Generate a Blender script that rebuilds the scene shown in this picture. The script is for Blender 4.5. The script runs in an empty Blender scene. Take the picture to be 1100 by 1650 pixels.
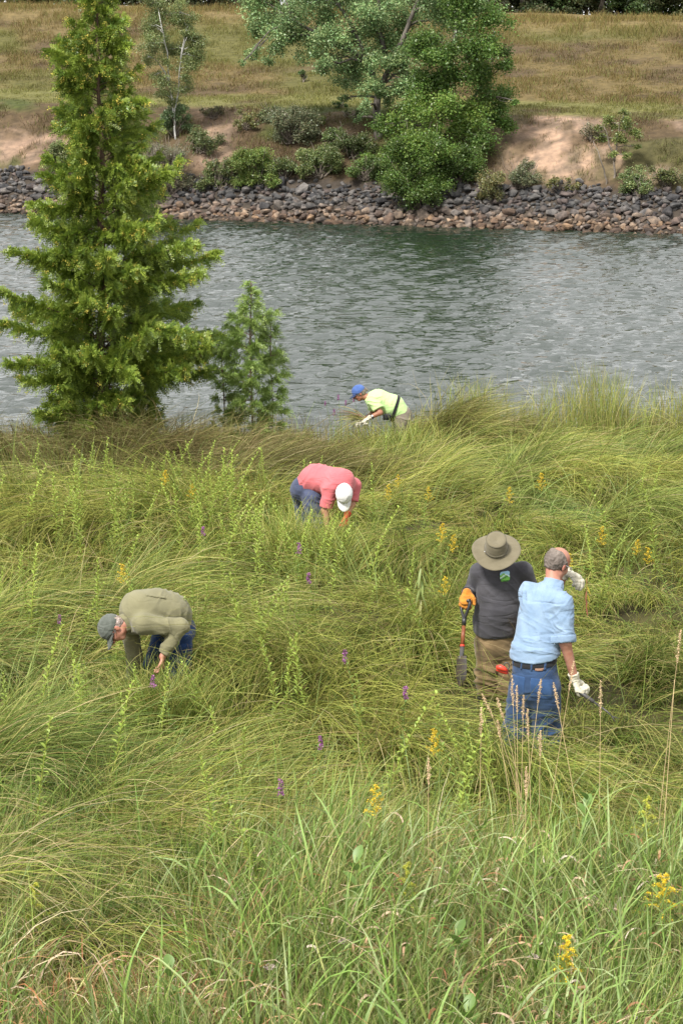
import bpy, math, random
import numpy as np
from mathutils import Vector, Matrix

random.seed(7)
RNG = np.random.default_rng(11)
scene = bpy.context.scene
COL = scene.collection
TAU = math.tau

# ------------------------------------------------------------------ camera
CAM_Z = 7.0
cam_d = bpy.data.cameras.new("camera")
cam_d.sensor_fit = 'VERTICAL'
cam_d.sensor_height = 36.0
cam_d.lens = 36.0 * 3437 / 1650
cam_d.clip_start = 0.1
cam_d.clip_end = 3000
cam = bpy.data.objects.new("camera", cam_d)
COL.objects.link(cam)
cam.location = (0, 0, CAM_Z)
cam.rotation_euler = (math.radians(90) - math.atan(775 / 3437), 0, 0)
scene.camera = cam

# ------------------------------------------------------------------ light: thin bright overcast
SUN_EL, SUN_AZ = math.radians(52), math.radians(215)     # azimuth clockwise from +Y
world = bpy.data.worlds.new("World")
scene.world = world
world.use_nodes = True
wn = world.node_tree
wn.nodes.clear()
w_out = wn.nodes.new('ShaderNodeOutputWorld')
w_bg = wn.nodes.new('ShaderNodeBackground')
w_sky = wn.nodes.new('ShaderNodeTexSky')
w_sky.sky_type = 'NISHITA'
w_sky.sun_disc = False
w_sky.sun_elevation = SUN_EL
w_sky.sun_rotation = SUN_AZ
w_tc = wn.nodes.new('ShaderNodeTexCoord')
w_map = wn.nodes.new('ShaderNodeMapping')
w_map.inputs['Scale'].default_value = (1.3, 1.3, 4.0)
w_no = wn.nodes.new('ShaderNodeTexNoise')
w_no.inputs['Scale'].default_value = 2.2
w_no.inputs['Detail'].default_value = 6
w_cr = wn.nodes.new('ShaderNodeValToRGB')
w_cr.color_ramp.elements[0].position = 0.3
w_cr.color_ramp.elements[0].color = (7.4, 7.4, 7.4, 1)
w_cr.color_ramp.elements[1].position = 0.7
w_cr.color_ramp.elements[1].color = (11.6, 11.5, 11.4, 1)
w_mix = wn.nodes.new('ShaderNodeMixRGB')
w_mix.inputs['Fac'].default_value = 0.94
wn.links.new(w_tc.outputs['Generated'], w_map.inputs[0])
wn.links.new(w_map.outputs[0], w_no.inputs['Vector'])
wn.links.new(w_no.outputs['Fac'], w_cr.inputs[0])
wn.links.new(w_sky.outputs[0], w_mix.inputs[1])
wn.links.new(w_cr.outputs[0], w_mix.inputs[2])
wn.links.new(w_mix.outputs[0], w_bg.inputs['Color'])
w_bg.inputs['Strength'].default_value = 0.1
wn.links.new(w_bg.outputs[0], w_out.inputs[0])

sun_d = bpy.data.lights.new("sun", 'SUN')
sun_d.energy = 4.2
sun_d.angle = math.radians(10)
sun_d.color = (1.0, 0.96, 0.9)
sun = bpy.data.objects.new("sun", sun_d)
COL.objects.link(sun)
_sd = Vector((math.sin(SUN_AZ) * math.cos(SUN_EL), math.cos(SUN_AZ) * math.cos(SUN_EL), math.sin(SUN_EL)))
sun.rotation_euler = _sd.to_track_quat('Z', 'Y').to_euler()

vs = scene.view_settings
vs.view_transform = 'Standard'
vs.look = 'None'
vs.gamma = 1
vs.exposure = 0.6
scene.render.film_transparent = False
cy = scene.cycles
cy.max_bounces = 5
cy.diffuse_bounces = 3
cy.glossy_bounces = 2
cy.transmission_bounces = 3
cy.transparent_max_bounces = 4
cy.caustics_reflective = False
cy.caustics_refractive = False
cy.use_denoising = True

# ================================================================== helpers
def mesh_obj(name, V, F, mat=None, parent=None, col=None, smooth=False, loc=None):
    """V (N,3), F (M,3|4) numpy arrays, or a list of such face arrays -> one mesh object"""
    V = np.asarray(V, dtype=np.float32).reshape(-1, 3)
    Fs = F if isinstance(F, list) else [F]
    Fs = [np.asarray(f, dtype=np.int32) for f in Fs if len(f)]
    me = bpy.data.meshes.new(name)
    me.vertices.add(len(V))
    me.vertices.foreach_set('co', V.ravel())
    li = np.concatenate([f.ravel() for f in Fs])
    tot = np.concatenate([np.full(len(f), f.shape[1], dtype=np.int32) for f in Fs])
    st = np.concatenate([[0], np.cumsum(tot)[:-1]]).astype(np.int32)
    me.loops.add(len(li))
    me.loops.foreach_set('vertex_index', li)
    me.polygons.add(len(tot))
    me.polygons.foreach_set('loop_start', st)
    me.polygons.foreach_set('loop_total', tot)
    if smooth:
        me.polygons.foreach_set('use_smooth', np.ones(len(tot), dtype=bool))
    if col is not None:
        a = me.color_attributes.new('Col', 'FLOAT_COLOR', 'POINT')
        c = np.ones((len(V), 4), dtype=np.float32)
        c[:, :3] = col
        a.data.foreach_set('color', c.ravel())
    me.update(calc_edges=True)
    if mat:
        me.materials.append(mat)
    o = bpy.data.objects.new(name, me)
    COL.objects.link(o)
    if parent:
        o.parent = parent
    if loc is not None:
        o.location = loc
    return o


def tag(o, label=None, cat=None, group=None, kind=None):
    if label: o['label'] = label
    if cat: o['category'] = cat
    if group: o['group'] = group
    if kind: o['kind'] = kind
    return o


def empty(name, loc=(0, 0, 0), rz=0.0):
    o = bpy.data.objects.new(name, None)
    o.empty_display_size = 0.1
    o.location = loc
    o.rotation_euler = (0, 0, rz)
    COL.objects.link(o)
    return o


def copy_tree(o, parent=None):
    c = o.copy()
    COL.objects.link(c)
    c.parent = parent
    for ch in list(o.children):
        copy_tree(ch, c)
    return c


class MB:
    """collects verts / quads / tris / colours"""
    def __init__(s):
        s.V, s.Q, s.T, s.C, s.n = [], [], [], [], 0

    def add(s, V, Q=None, T=None, C=None):
        V = np.asarray(V, dtype=np.float32).reshape(-1, 3)
        s.V.append(V)
        if Q is not None and len(Q): s.Q.append(np.asarray(Q, dtype=np.int32) + s.n)
        if T is not None and len(T): s.T.append(np.asarray(T, dtype=np.int32) + s.n)
        cc = np.zeros((len(V), 3), dtype=np.float32)
        cc[:] = (1, 1, 1) if C is None else C
        s.C.append(cc)
        s.n += len(V)

    def build(s, name, mat, parent=None, smooth=False, loc=None):
        F = []
        if s.Q: F.append(np.concatenate(s.Q))
        if s.T: F.append(np.concatenate(s.T))
        return mesh_obj(name, np.concatenate(s.V), F, mat, parent, np.concatenate(s.C), smooth, loc)

    def tube(s, pts, rad, n=8, C=None, caps=True, flat=1.0):
        P = np.asarray(pts, dtype=float)
        R = np.broadcast_to(np.asarray(rad, dtype=float), (len(P),))
        T = np.gradient(P, axis=0)
        T /= np.linalg.norm(T, axis=1)[:, None] + 1e-9
        ref = np.array([0, 0, 1.0]) if abs(T[0][2]) < 0.9 else np.array([1.0, 0, 0])
        u = np.cross(T[0], ref); u /= np.linalg.norm(u)
        rings = []
        for i in range(len(P)):
            u = u - T[i] * np.dot(u, T[i]); u /= np.linalg.norm(u) + 1e-9
            v = np.cross(T[i], u)
            a = np.arange(n) * TAU / n
            rings.append(P[i] + R[i] * (np.cos(a)[:, None] * u + flat * np.sin(a)[:, None] * v))
        V = np.concatenate(rings)
        q = []
        for i in range(len(P) - 1):
            for k in range(n):
                a0 = i * n + k; a1 = i * n + (k + 1) % n
                q.append((a0, a1, a1 + n, a0 + n))
        t = []
        if caps:
            V = np.concatenate([V, P[:1], P[-1:]])
            c0, c1 = len(V) - 2, len(V) - 1
            b = (len(P) - 1) * n
            for k in range(n):
                t.append((c0, (k + 1) % n, k)); t.append((c1, b + k, b + (k + 1) % n))
        s.add(V, q, t, C)

    def box(s, c, size, rot=None, C=None):
        v = np.array([(x, y, z) for x in (-.5, .5) for y in (-.5, .5) for z in (-.5, .5)]) * size
        if rot is not None: v = v @ np.asarray(rot).T
        s.add(v + np.asarray(c), [(0, 1, 3, 2), (4, 6, 7, 5), (0, 4, 5, 1), (2, 3, 7, 6), (0, 2, 6, 4), (1, 5, 7, 3)], None, C)


def _hash(ix, iy, iz, seed):
    h = (ix.astype(np.int64) * 374761393 + iy.astype(np.int64) * 668265263 + iz.astype(np.int64) * 2147483647 + seed * 1274126177)
    h = (h ^ (h >> 13)) * 1274126177
    h = h ^ (h >> 16)
    return (h & 0xFFFFFF).astype(np.float64) / 0xFFFFFF


def vnoise(x, y, z=0.0, seed=0):
    x, y, z = np.broadcast_arrays(np.asarray(x, float), np.asarray(y, float), np.asarray(z, float))
    ix, iy, iz = np.floor(x), np.floor(y), np.floor(z)
    fx, fy, fz = x - ix, y - iy, z - iz
    fx, fy, fz = [t * t * (3 - 2 * t) for t in (fx, fy, fz)]
    r = 0
    for dx in (0, 1):
        for dy in (0, 1):
            for dz in (0, 1):
                w = (fx if dx else 1 - fx) * (fy if dy else 1 - fy) * (fz if dz else 1 - fz)
                r = r + w * _hash(ix + dx, iy + dy, iz + dz, seed)
    return r


def fbm(x, y, z=0.0, seed=0, o=3):
    r, a, t = 0, 1.0, 0
    for i in range(o):
        r = r + a * vnoise(np.asarray(x) * 2 ** i, np.asarray(y) * 2 ** i, np.asarray(z) * 2 ** i, seed + i * 17)
        t += a; a *= .5
    return r / t


# ------------------------------------------------------------------ materials
def new_mat(name):
    m = bpy.data.materials.new(name)
    m.use_nodes = True
    nt = m.node_tree
    nt.nodes.clear()
    out = nt.nodes.new('ShaderNodeOutputMaterial')
    return m, nt, out


def N(nt, t, **kw):
    n = nt.nodes.new(t)
    for k, v in kw.items():
        if k in n.inputs: n.inputs[k].default_value = v
        else: setattr(n, k, v)
    return n


def leaf_mat(name, tint=(1, 1, 1), transl=0.35, vary=0.25, nscale=1.2, gloss=0.0):
    """vertex colour x slow noise; diffuse + translucent"""
    m, nt, out = new_mat(name)
    at = N(nt, 'ShaderNodeVertexColor', layer_name='Col')
    tc = N(nt, 'ShaderNodeNewGeometry')
    no = N(nt, 'ShaderNodeTexNoise', Scale=nscale, Detail=3.0)
    mr = N(nt, 'ShaderNodeMapRange')
    mr.inputs['To Min'].default_value = 1 - vary
    mr.inputs['To Max'].default_value = 1 + vary
    mr.inputs['From Min'].default_value = .3
    mr.inputs['From Max'].default_value = .7
    mul = N(nt, 'ShaderNodeVectorMath', operation='MULTIPLY')
    mu2 = N(nt, 'ShaderNodeVectorMath', operation='SCALE')
    mul.inputs[1].default_value = tint
    nt.links.new(tc.outputs['Position'], no.inputs['Vector'])
    nt.links.new(no.outputs['Fac'], mr.inputs['Value'])
    nt.links.new(at.outputs['Color'], mul.inputs[0])
    nt.links.new(mul.outputs[0], mu2.inputs[0])
    nt.links.new(mr.outputs[0], mu2.inputs['Scale'])
    d = N(nt, 'ShaderNodeBsdfDiffuse')
    t = N(nt, 'ShaderNodeBsdfTranslucent')
    mx = N(nt, 'ShaderNodeMixShader', Fac=transl)
    nt.links.new(mu2.outputs[0], d.inputs['Color'])
    nt.links.new(mu2.outputs[0], t.inputs['Color'])
    nt.links.new(d.outputs[0], mx.inputs[1])
    nt.links.new(t.outputs[0], mx.inputs[2])
    last = mx
    if gloss:
        g = N(nt, 'ShaderNodeBsdfGlossy', Roughness=.45)
        m2 = N(nt, 'ShaderNodeMixShader', Fac=gloss)
        nt.links.new(last.outputs[0], m2.inputs[1])
        nt.links.new(g.outputs[0], m2.inputs[2])
        last = m2
    nt.links.new(last.outputs[0], out.inputs[0])
    return m


def surf_mat(name, c1, c2=None, scale=8.0, rough=0.85, bump=0.0, bscale=40.0, stretch=(1, 1, 1), vcol=False,
             detail=4.0, spec=0.3, lo=.35, hi=.65, bdist=0.01):
    """principled; two colours mixed by object-space noise, noise bump; vcol multiplies by the colour attribute"""
    m, nt, out = new_mat(name)
    p = N(nt, 'ShaderNodeBsdfPrincipled', Roughness=rough)
    p.inputs['Specular IOR Level'].default_value = spec
    tc = N(nt, 'ShaderNodeTexCoord')
    mp = N(nt, 'ShaderNodeMapping')
    mp.inputs['Scale'].default_value = stretch
    nt.links.new(tc.outputs['Object'], mp.inputs[0])
    c2 = c2 or tuple(x * .8 for x in c1)
    no = N(nt, 'ShaderNodeTexNoise', Scale=scale, Detail=detail)
    cr = N(nt, 'ShaderNodeValToRGB')
    cr.color_ramp.elements[0].position = lo
    cr.color_ramp.elements[1].position = hi
    cr.color_ramp.elements[0].color = (*c2, 1)
    cr.color_ramp.elements[1].color = (*c1, 1)
    nt.links.new(mp.outputs[0], no.inputs['Vector'])
    nt.links.new(no.outputs['Fac'], cr.inputs[0])
    src = cr.outputs[0]
    if vcol:
        at = N(nt, 'ShaderNodeVertexColor', layer_name='Col')
        mul = N(nt, 'ShaderNodeVectorMath', operation='MULTIPLY')
        nt.links.new(cr.outputs[0], mul.inputs[0])
        nt.links.new(at.outputs['Color'], mul.inputs[1])
        src = mul.outputs[0]
    nt.links.new(src, p.inputs['Base Color'])
    if bump:
        n2 = N(nt, 'ShaderNodeTexNoise', Scale=bscale, Detail=4.0)
        nt.links.new(mp.outputs[0], n2.inputs['Vector'])
        b = N(nt, 'ShaderNodeBump', Strength=bump, Distance=bdist)
        nt.links.new(n2.outputs['Fac'], b.inputs['Height'])
        nt.links.new(b.outputs[0], p.inputs['Normal'])
    nt.links.new(p.outputs[0], out.inputs[0])
    return m


def grid_faces(nx, ny):
    i = np.arange(nx * ny).reshape(ny, nx)
    return np.stack([i[:-1, :-1], i[:-1, 1:], i[1:, 1:], i[1:, :-1]], -1).reshape(-1, 4)


def smoothstep(a, b, x):
    t = np.clip((np.asarray(x, float) - a) / (b - a), 0, 1)
    return t * t * (3 - 2 * t)

# ================================================================== terrain
NEAR_Y = [-20, 4, 8, 10.5, 13, 15, 17, 22.5, 27, 30, 32.5, 34.6, 35.6, 36.4, 38, 42]
NEAR_Z = [2.9, 2.5, 2.08, 1.86, 1.66, 1.50, 1.45, 1.42, 1.0, .74, .5, .36, .2, -.1, -.7, -1.6]
FAR_U = [-9, -3, 0, 2.3, 4.5, 7, 8.5, 13, 20, 34, 40, 60, 200, 900]
FAR_Z = [-2.2, -1.2, -.12, 1.5, 2.75, 3.75, 3.95, 4.3, 5.3, 7.75, 8.1, 8.2, 8.6, 9]


def far_shore(x):
    return 79.6 - .36 * np.clip(x, -40, 40)


def ground_z(x, y):
    x = np.asarray(x, float); y = np.asarray(y, float)
    zn = np.interp(y + .35 * (vnoise(x * .5, y * .1, 0, 3) - .5), NEAR_Y, NEAR_Z)
    zn = zn + (.10 * (fbm(x * .45, y * .45, 0, 5) - .5) + .22 * (vnoise(x * .9, y * .8, 0, 6) - .5)) * smoothstep(36, 33, y)
    u = y - far_shore(x)
    k = 1 - .0032 * np.clip(x, -40, 40)
    # gullied, uneven bank between the rocks and the bench
    wob = (fbm(x * .35, y * .35, 0, 9, 4) - .5)
    uu = u + 1.6 * wob * smoothstep(2, 4, u) * smoothstep(9, 6.5, u)
    zf = np.interp(uu, FAR_U, FAR_Z) * np.where(u > 0, k, 1)
    zf = zf + .5 * (fbm(x * .12, y * .12, 0, 21, 3) - .5) * smoothstep(10, 16, u)
    return np.where(y < 50, zn, zf)


ys = np.concatenate([np.arange(-20, 8, 2.0), np.arange(8, 44, .25), np.arange(44, 66, 2.0), np.arange(66, 100, .22),
                     np.arange(100, 140, .6), np.array([150, 175, 210, 260, 340, 460, 640, 900.])])
xs = np.concatenate([np.array([-400, -240, -140, -90, -60.]), np.arange(-44, -20, 1.5), np.arange(-20, 20, .25), np.arange(20, 45, 1.5),
                     np.array([60, 90, 140, 240, 400.])])
GX, GY = np.meshgrid(xs, ys)
GZ = ground_z(GX, GY)
gx, gy = GX.ravel(), GY.ravel()
gu = gy - far_shore(gx)
SOIL, THATCH = np.array([.035, .032, .015]), np.array([.08, .075, .028])
SAND, SAND2 = np.array([.34, .235, .165]), np.array([.205, .15, .108])
SCRUB, SCRUB2 = np.array([.085, .062, .036]), np.array([.062, .074, .024])
DRY, DRY2, OLIVE, BENCH = np.array([.128, .098, .044]), np.array([.092, .068, .038]), np.array([.100, .096, .034]), np.array([.135, .132, .048])


def lerp(a, b, t):
    return a + (b - a) * np.asarray(t)[..., None]


def sand_mask(x, y):
    u = y - far_shore(x)
    n = fbm(x * .45, y * .3, 0, 31, 4)
    right = smoothstep(5.2, 7.2, x) * smoothstep(.60, .50, n + .10 * smoothstep(9.5, 12.5, x))
    left = smoothstep(-7.6, -9, x) * smoothstep(.60, .46, n + .05)
    mid = smoothstep(1.2, .4, np.abs(x + 5.2 + 2 * (n - .5))) * smoothstep(.56, .46, n)
    fine = smoothstep(.66, .52, fbm(x * 1.9, y * 1.1, 0, 33, 3))
    return np.clip(right + left + mid * .8, 0, 1) * (.25 + .75 * fine) * smoothstep(2.2, 3.1, u) * smoothstep(8.1, 7.0, u + (n - .5) * 3)


def far_colour(x, y):
    u = y - far_shore(x)
    n1 = fbm(x * .5, y * .5, 0, 41, 4); n2 = fbm(x * .16, y * .16, 0, 43, 3); n3 = fbm(x * 2.2, y * 2.2, 0, 47, 3)
    c = lerp(SCRUB, SCRUB2, smoothstep(.46, .66, n1) * np.where(x > 5, .5, 1))
    s = sand_mask(x, y)
    sc = lerp(SAND, SAND2, smoothstep(.35, .65, n3))
    sc = sc * np.where(x < 0, .86, 1.0)[..., None]
    c = lerp(c, sc, s)
    hill = lerp(DRY, DRY2, smoothstep(.42, .62, n1))
    hill = lerp(hill, OLIVE, smoothstep(.45, .62, n2))
    hill = lerp(hill, DRY * 1.25, smoothstep(28, 35, u))
    b = smoothstep(7.4, 8.4, u) * smoothstep(13.5, 12, u)
    c = lerp(c, hill, smoothstep(8, 10, u))
    return lerp(c, BENCH, b * smoothstep(.75, .4, n1))


cn = lerp(SOIL, THATCH, smoothstep(.45, .7, fbm(gx * 1.5, gy * 1.5, 0, 51)))
gc = np.where((gy < 50)[:, None], cn, far_colour(gx, gy))
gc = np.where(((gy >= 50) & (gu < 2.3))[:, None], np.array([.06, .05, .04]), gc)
M_GROUND = surf_mat('ground_earth', (1.15, 1.12, 1.1), (.72, .72, .74), scale=3.5, rough=.95, bump=.6, bscale=6, vcol=True, detail=8, spec=.1, bdist=.08)
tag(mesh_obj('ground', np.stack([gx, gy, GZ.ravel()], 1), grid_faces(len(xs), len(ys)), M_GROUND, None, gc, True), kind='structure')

# ------------------------------------------------------------------ water (real wavelets + fine bump)
wxs = np.concatenate([np.array([-400, -200, -100, -60.]), np.arange(-40, -19, 1.), np.arange(-19, 19, .13), np.arange(19, 41, 1.), np.array([60, 100, 200, 400.])])
wys = np.concatenate([np.arange(34.5, 96, .13)])
WX, WY = np.meshgrid(wxs, wys)
wz = np.zeros_like(WX)
rw = np.random.default_rng(5)
for i in range(46):
    lam = .30 * 2.6 ** rw.uniform(-.25, 1.0)
    th = math.radians(82) + rw.normal(0, .42)          # crests roughly across the view, ripples run down the channel
    k = TAU / lam
    amp = .0045 * lam / .45
    gust = .45 + 1.1 * vnoise(WX * .14 + i, WY * .09, 0, 60 + i % 5)
    wz += amp * gust * np.sin(k * (WX * math.cos(th) + WY * math.sin(th)) + rw.uniform(0, TAU) + 2.0 * vnoise(WX * .3, WY * .3, 0, 80 + i))
wz *= smoothstep(19.5, 17, np.abs(WX))
m, nt, out = new_mat('river_water')
p = N(nt, 'ShaderNodeBsdfPrincipled', Roughness=.06)
p.inputs['Base Color'].default_value = (.012, .022, .013, 1)
p.inputs['IOR'].default_value = 1.65
p.inputs['Specular IOR Level'].default_value = .95
tc = N(nt, 'ShaderNodeTexCoord')
mp = N(nt, 'ShaderNodeMapping'); mp.inputs['Scale'].default_value = (.60, 1.5, 1)
mp.inputs['Rotation'].default_value = (0, 0, math.radians(-9))
n1 = N(nt, 'ShaderNodeTexNoise', Scale=5.5, Detail=2.5, Distortion=.35)
b1 = N(nt, 'ShaderNodeBump', Strength=1.0, Distance=.042)
nt.links.new(tc.outputs['Object'], mp.inputs[0])
nt.links.new(mp.outputs[0], n1.inputs['Vector'])
nt.links.new(n1.outputs['Fac'], b1.inputs['Height'])
nt.links.new(b1.outputs[0], p.inputs['Normal'])
nt.links.new(p.outputs[0], out.inputs[0])
M_WATER = m
tag(mesh_obj('river_water', np.stack([WX.ravel(), WY.ravel(), wz.ravel()], 1), grid_faces(len(wxs), len(wys)), M_WATER, None, None, True), kind='structure')

# ================================================================== grass (stuff)
def blades(mb, root, az, L, e0, e1, w, K, c0, c1, p=1.0, daz=None, twist=None):
    n = len(root)
    daz = np.zeros(n) if daz is None else daz
    tw = RNG.uniform(-1.2, 1.2, n) if twist is None else twist
    P = np.empty((n, K + 1, 3)); P[:, 0] = root
    S = np.empty((n, K + 1, 3))
    for k in range(K + 1):
        t = (k + .5) / K
        el = e0 + (e1 - e0) * min(t, 1) ** p
        a = az + daz * t
        ce = np.cos(el)
        d = np.stack([ce * np.cos(a), ce * np.sin(a), np.sin(el)], 1)
        if k < K: P[:, k + 1] = P[:, k] + d * (L / K)[:, None]
        side = np.stack([-np.sin(a), np.cos(a), np.zeros(n)], 1)
        up = np.cross(side, d)
        S[:, k] = side * np.cos(tw)[:, None] + up * np.sin(tw)[:, None]
    ts = np.linspace(0, 1, K + 1)
    wp = (1 - ts) ** .7 * (.55 + .9 * np.minimum(ts * 2.5, 1) * .5)
    hw = w[:, None] * .5 * wp[None, :] + .0004
    A = P - S * hw[..., None]; B = P + S * hw[..., None]
    V = np.stack([A, B], 2).reshape(-1, 3)
    base = (np.arange(n) * (K + 1) * 2)[:, None] + (np.arange(K) * 2)[None, :]
    Q = np.stack([base, base + 1, base + 3, base + 2], -1).reshape(-1, 4)
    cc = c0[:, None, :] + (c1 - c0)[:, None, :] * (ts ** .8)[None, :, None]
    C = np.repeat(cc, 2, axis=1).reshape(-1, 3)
    mb.add(V, Q, None, C)


def pick(cols, idx):
    return np.asarray(cols)[idx]


# trampled / parted places: (x, y, radius, remaining height)
HOLLOWS = [(1.43, 15.0, .30, .5), (1.30, 14.2, .45, .85), (1.22, 16.5, .50, .35), (1.12, 16.05, .48, .22), (1.0, 15.6, .35, .45), (.95, 15.9, .42, .4), (1.98, 15.0, .4, .5),
           (-1.40, 17.0, .38, .6), (-1.95, 16.7, .3, .7),
           (-.27, 22.5, .40, .7), (.15, 22.0, .35, .45), (.92, 32.5, .4, .7), (.3, 32.4, .4, .7),
           (-.47, 19.3, .45, .15), (.06, 19.3, .5, .10), (.55, 19.1, .45, .15), (1.15, 17.35, .38, .15), (.95, 16.8, .35, .3), (2.48, 16.7, .5, .15), (2.08, 16.4, .42, .25),
           (.15, 23.2, .4, .25), (-2.2, 13.9, .35, .2), (.45, 14.4, .55, .3), (.75, 15.6, .4, .3), (3.4, 28.6, .7, .3), (2.0, 31.0, .8, .4), (2.85, 19.6, .45, .3),
           (-2.5, 18.1, .4, .3), (-1.3, 20.1, .5, .4), (.4, 21.6, .5, .4), (-1.95, 15.9, .4, .35), (-.66, 16.8, .4, .35), (1.1, 24.6, .7, .35), (-.6, 15.0, .4, .4)]


TALLER = [(-.35, 21.7, .6, 1.9), (-.1, 20.9, .5, 1.3), (-.6, 22.0, .5, 1.7), (.9, 31.7, .9, 1.6), (.3, 31.7, .7, 1.3), (-.47, 20.0, .6, 1.35), (.1, 20.1, .6, 1.4), (.65, 19.9, .6, 1.35), (1.3, 18.1, .6, 1.2), (2.5, 17.5, .6, 1.3), (3.4, 30, .8, 1.3), (.2, 24.0, .5, 1.25),  (-1.25, 16.35, .5, 1.35), (-1.7, 16.0, .4, 1.2), (1.2, 15.3, .2, .9)]


def hollow(x, y):
    h = np.ones_like(x)
    for hx, hy, r, v in TALLER:
        h = h * (1 + (v - 1) * smoothstep(1.1, .4, np.hypot(x - hx, y - hy) / r))
    for hx, hy, r, v in HOLLOWS:
        d = np.hypot((x - hx), (y - hy)) / r
        h = np.minimum(h, v + (1 - v) * smoothstep(.55, 1.25, d))
    return h


def tussock_field(y0, y1, spacing, per, marg=.9):
    """jittered tussock centres inside the visible wedge"""
    P = []
    y = y0
    while y < y1:
        hw = y * 550 / 3437 * 1.04 + marg
        xs_ = np.arange(-hw, hw, spacing)
        P.append(np.stack([xs_, np.full_like(xs_, y)], 1))
        y += spacing
    P = np.concatenate(P)
    return P + RNG.uniform(-.5, .5, P.shape) * spacing


def flow(x, y):
    """slow-turning direction the meadow has been combed in"""
    a = -0.35 + 3.6 * (fbm(x * .30, y * .22, 0, 101, 2) - .5) * 1.6
    return a + 1.1 * (vnoise(x * .9, y * .9, 0, 105) - .5)


# colours: olive yellow-green sedge, darker green, straw, rust
SEDGE = np.array([[.390, .400, .095], [.305, .345, .072], [.215, .280, .055], [.450, .425, .150], [.130, .200, .038], [.330, .250, .095], [.072, .130, .026]])


def sedge(y0, y1, spacing, per, K, w0, size0=1.0, rs=.33, sp=.42):
    mb = MB()
    T = tussock_field(y0, y1, spacing, per)
    edge = 34.9 + .5 * (vnoise(T[:, 0] * 1.1, 0, 0, 7) - .5)
    T = T[T[:, 1] < edge]
    T = T[T[:, 1] > 12.7 + 1.5 * (fbm(T[:, 0] * 1.1, T[:, 1] * .8, 0, 111, 2) - .5) * 2 - 1.3 * smoothstep(.6, -1.0, T[:, 0])]
    n = len(T)
    fl = flow(T[:, 0], T[:, 1]) + RNG.normal(0, .22, n)
    big = fbm(T[:, 0] * .55, T[:, 1] * .5, 0, 120, 3)
    hol = hollow(T[:, 0], T[:, 1])
    size = size0 * (.50 + .95 * smoothstep(.34, .64, big)) * RNG.uniform(.75, 1.2, n) * hol
    cnt = np.maximum((per * RNG.uniform(.7, 1.3, n) * (.5 + .5 * hol)).astype(int), 3)
    idx = np.repeat(np.arange(n), cnt)
    N_ = len(idx)
    off = RNG.normal(0, spacing * rs, (N_, 2))
    x = T[idx, 0] + off[:, 0]; y = T[idx, 1] + off[:, 1]
    z = ground_z(x, y) - .02
    spread = RNG.normal(0, sp, N_) + np.where(RNG.random(N_) < .06, RNG.uniform(-2.5, 2.5, N_), 0)
    az = fl[idx] + spread
    L = .84 * size[idx] * RNG.uniform(.45, 1.2, N_)
    e0 = np.radians(RNG.normal(74, 9, N_))
    lean = smoothstep(.25, .75, vnoise(T[:, 0] * .7, T[:, 1] * .7, 0, 131))[idx]
    e1 = np.radians(-4 - 34 * lean + RNG.normal(0, 12, N_))
    upr = RNG.random(N_) < .07
    e1 = np.where(upr, np.radians(45), e1); L = np.where(upr, L * .8, L)
    # colour
    tone = fbm(T[:, 0] * .35, T[:, 1] * .3, 0, 140, 3)
    tj = tone[idx] + RNG.normal(0, .13, N_)
    ci = np.clip(((.74 - tj) / .5 * 5).astype(int), 0, 4)
    ci = np.where(RNG.random(N_) < .10, 5, ci)
    ci = np.where(RNG.random(N_) < .15, 6, ci)
    c = pick(SEDGE, ci) * RNG.uniform(.75, 1.25, (N_, 1))
    # greener, darker stretch right of centre towards the shore; rusty sedge along the left shore
    blue = smoothstep(1.2, 3.0, x) * smoothstep(23, 25.5, y) * smoothstep(33, 29, y)
    blue = blue * smoothstep(.42, .56, fbm(x * .5, y * .35, 0, 150, 2))
    c = c * (1 - .45 * blue[:, None] * np.array([1, .45, .1]))
    rust = smoothstep(1.5, -.6, x) * smoothstep(26.2, 28.8, y + .8 * (vnoise(x * .8, y * .6, 0, 151) - .5))
    rust = np.maximum(rust * .9, smoothstep(32.2, 33.6, y) * .55)
    rusty = pick([[.20, .150, .065], [.155, .125, .05], [.25, .195, .095], [.16, .16, .06]], RNG.integers(0, 4, N_))
    c = lerp(c, rusty * RNG.uniform(.7, 1.2, (N_, 1)), np.clip(rust + RNG.normal(0, .2, N_), 0, 1))
    straw = RNG.random(N_) < .05 + .10 * smoothstep(14.5, 12, y)
    c = np.where(straw[:, None], np.array([.46, .38, .20]) * RNG.uniform(.7, 1.2, (N_, 1)), c)
    wd = w0 * RNG.uniform(.6, 1.3, N_)
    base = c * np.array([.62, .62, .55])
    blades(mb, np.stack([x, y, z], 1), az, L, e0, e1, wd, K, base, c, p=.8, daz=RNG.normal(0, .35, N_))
    return mb


M_GRASS = leaf_mat('sedge_blades', transl=.27, vary=.20, nscale=.9, gloss=.012)
def merge(ms):
    g = ms[0]
    for h in ms[1:]:
        g.V += h.V; g.Q += [q + g.n for q in h.Q]; g.C += h.C; g.n += h.n
    return g


def tufts(spots):
    mb = MB()
    for cx, cy_, r, n, L, lean in spots:
        x = RNG.normal(cx, r, n); y = RNG.normal(cy_, r * .5, n)
        c = pick(SEDGE, RNG.integers(0, 5, n)) * RNG.uniform(.75, 1.2, (n, 1))
        blades(mb, np.stack([x, y, ground_z(x, y) - .02], 1), RNG.uniform(0, TAU, n), L * RNG.uniform(.6, 1.15, n), np.radians(RNG.normal(80, 7, n)),
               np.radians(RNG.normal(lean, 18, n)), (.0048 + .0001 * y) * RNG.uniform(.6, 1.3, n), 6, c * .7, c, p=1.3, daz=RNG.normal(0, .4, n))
    return mb


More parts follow.
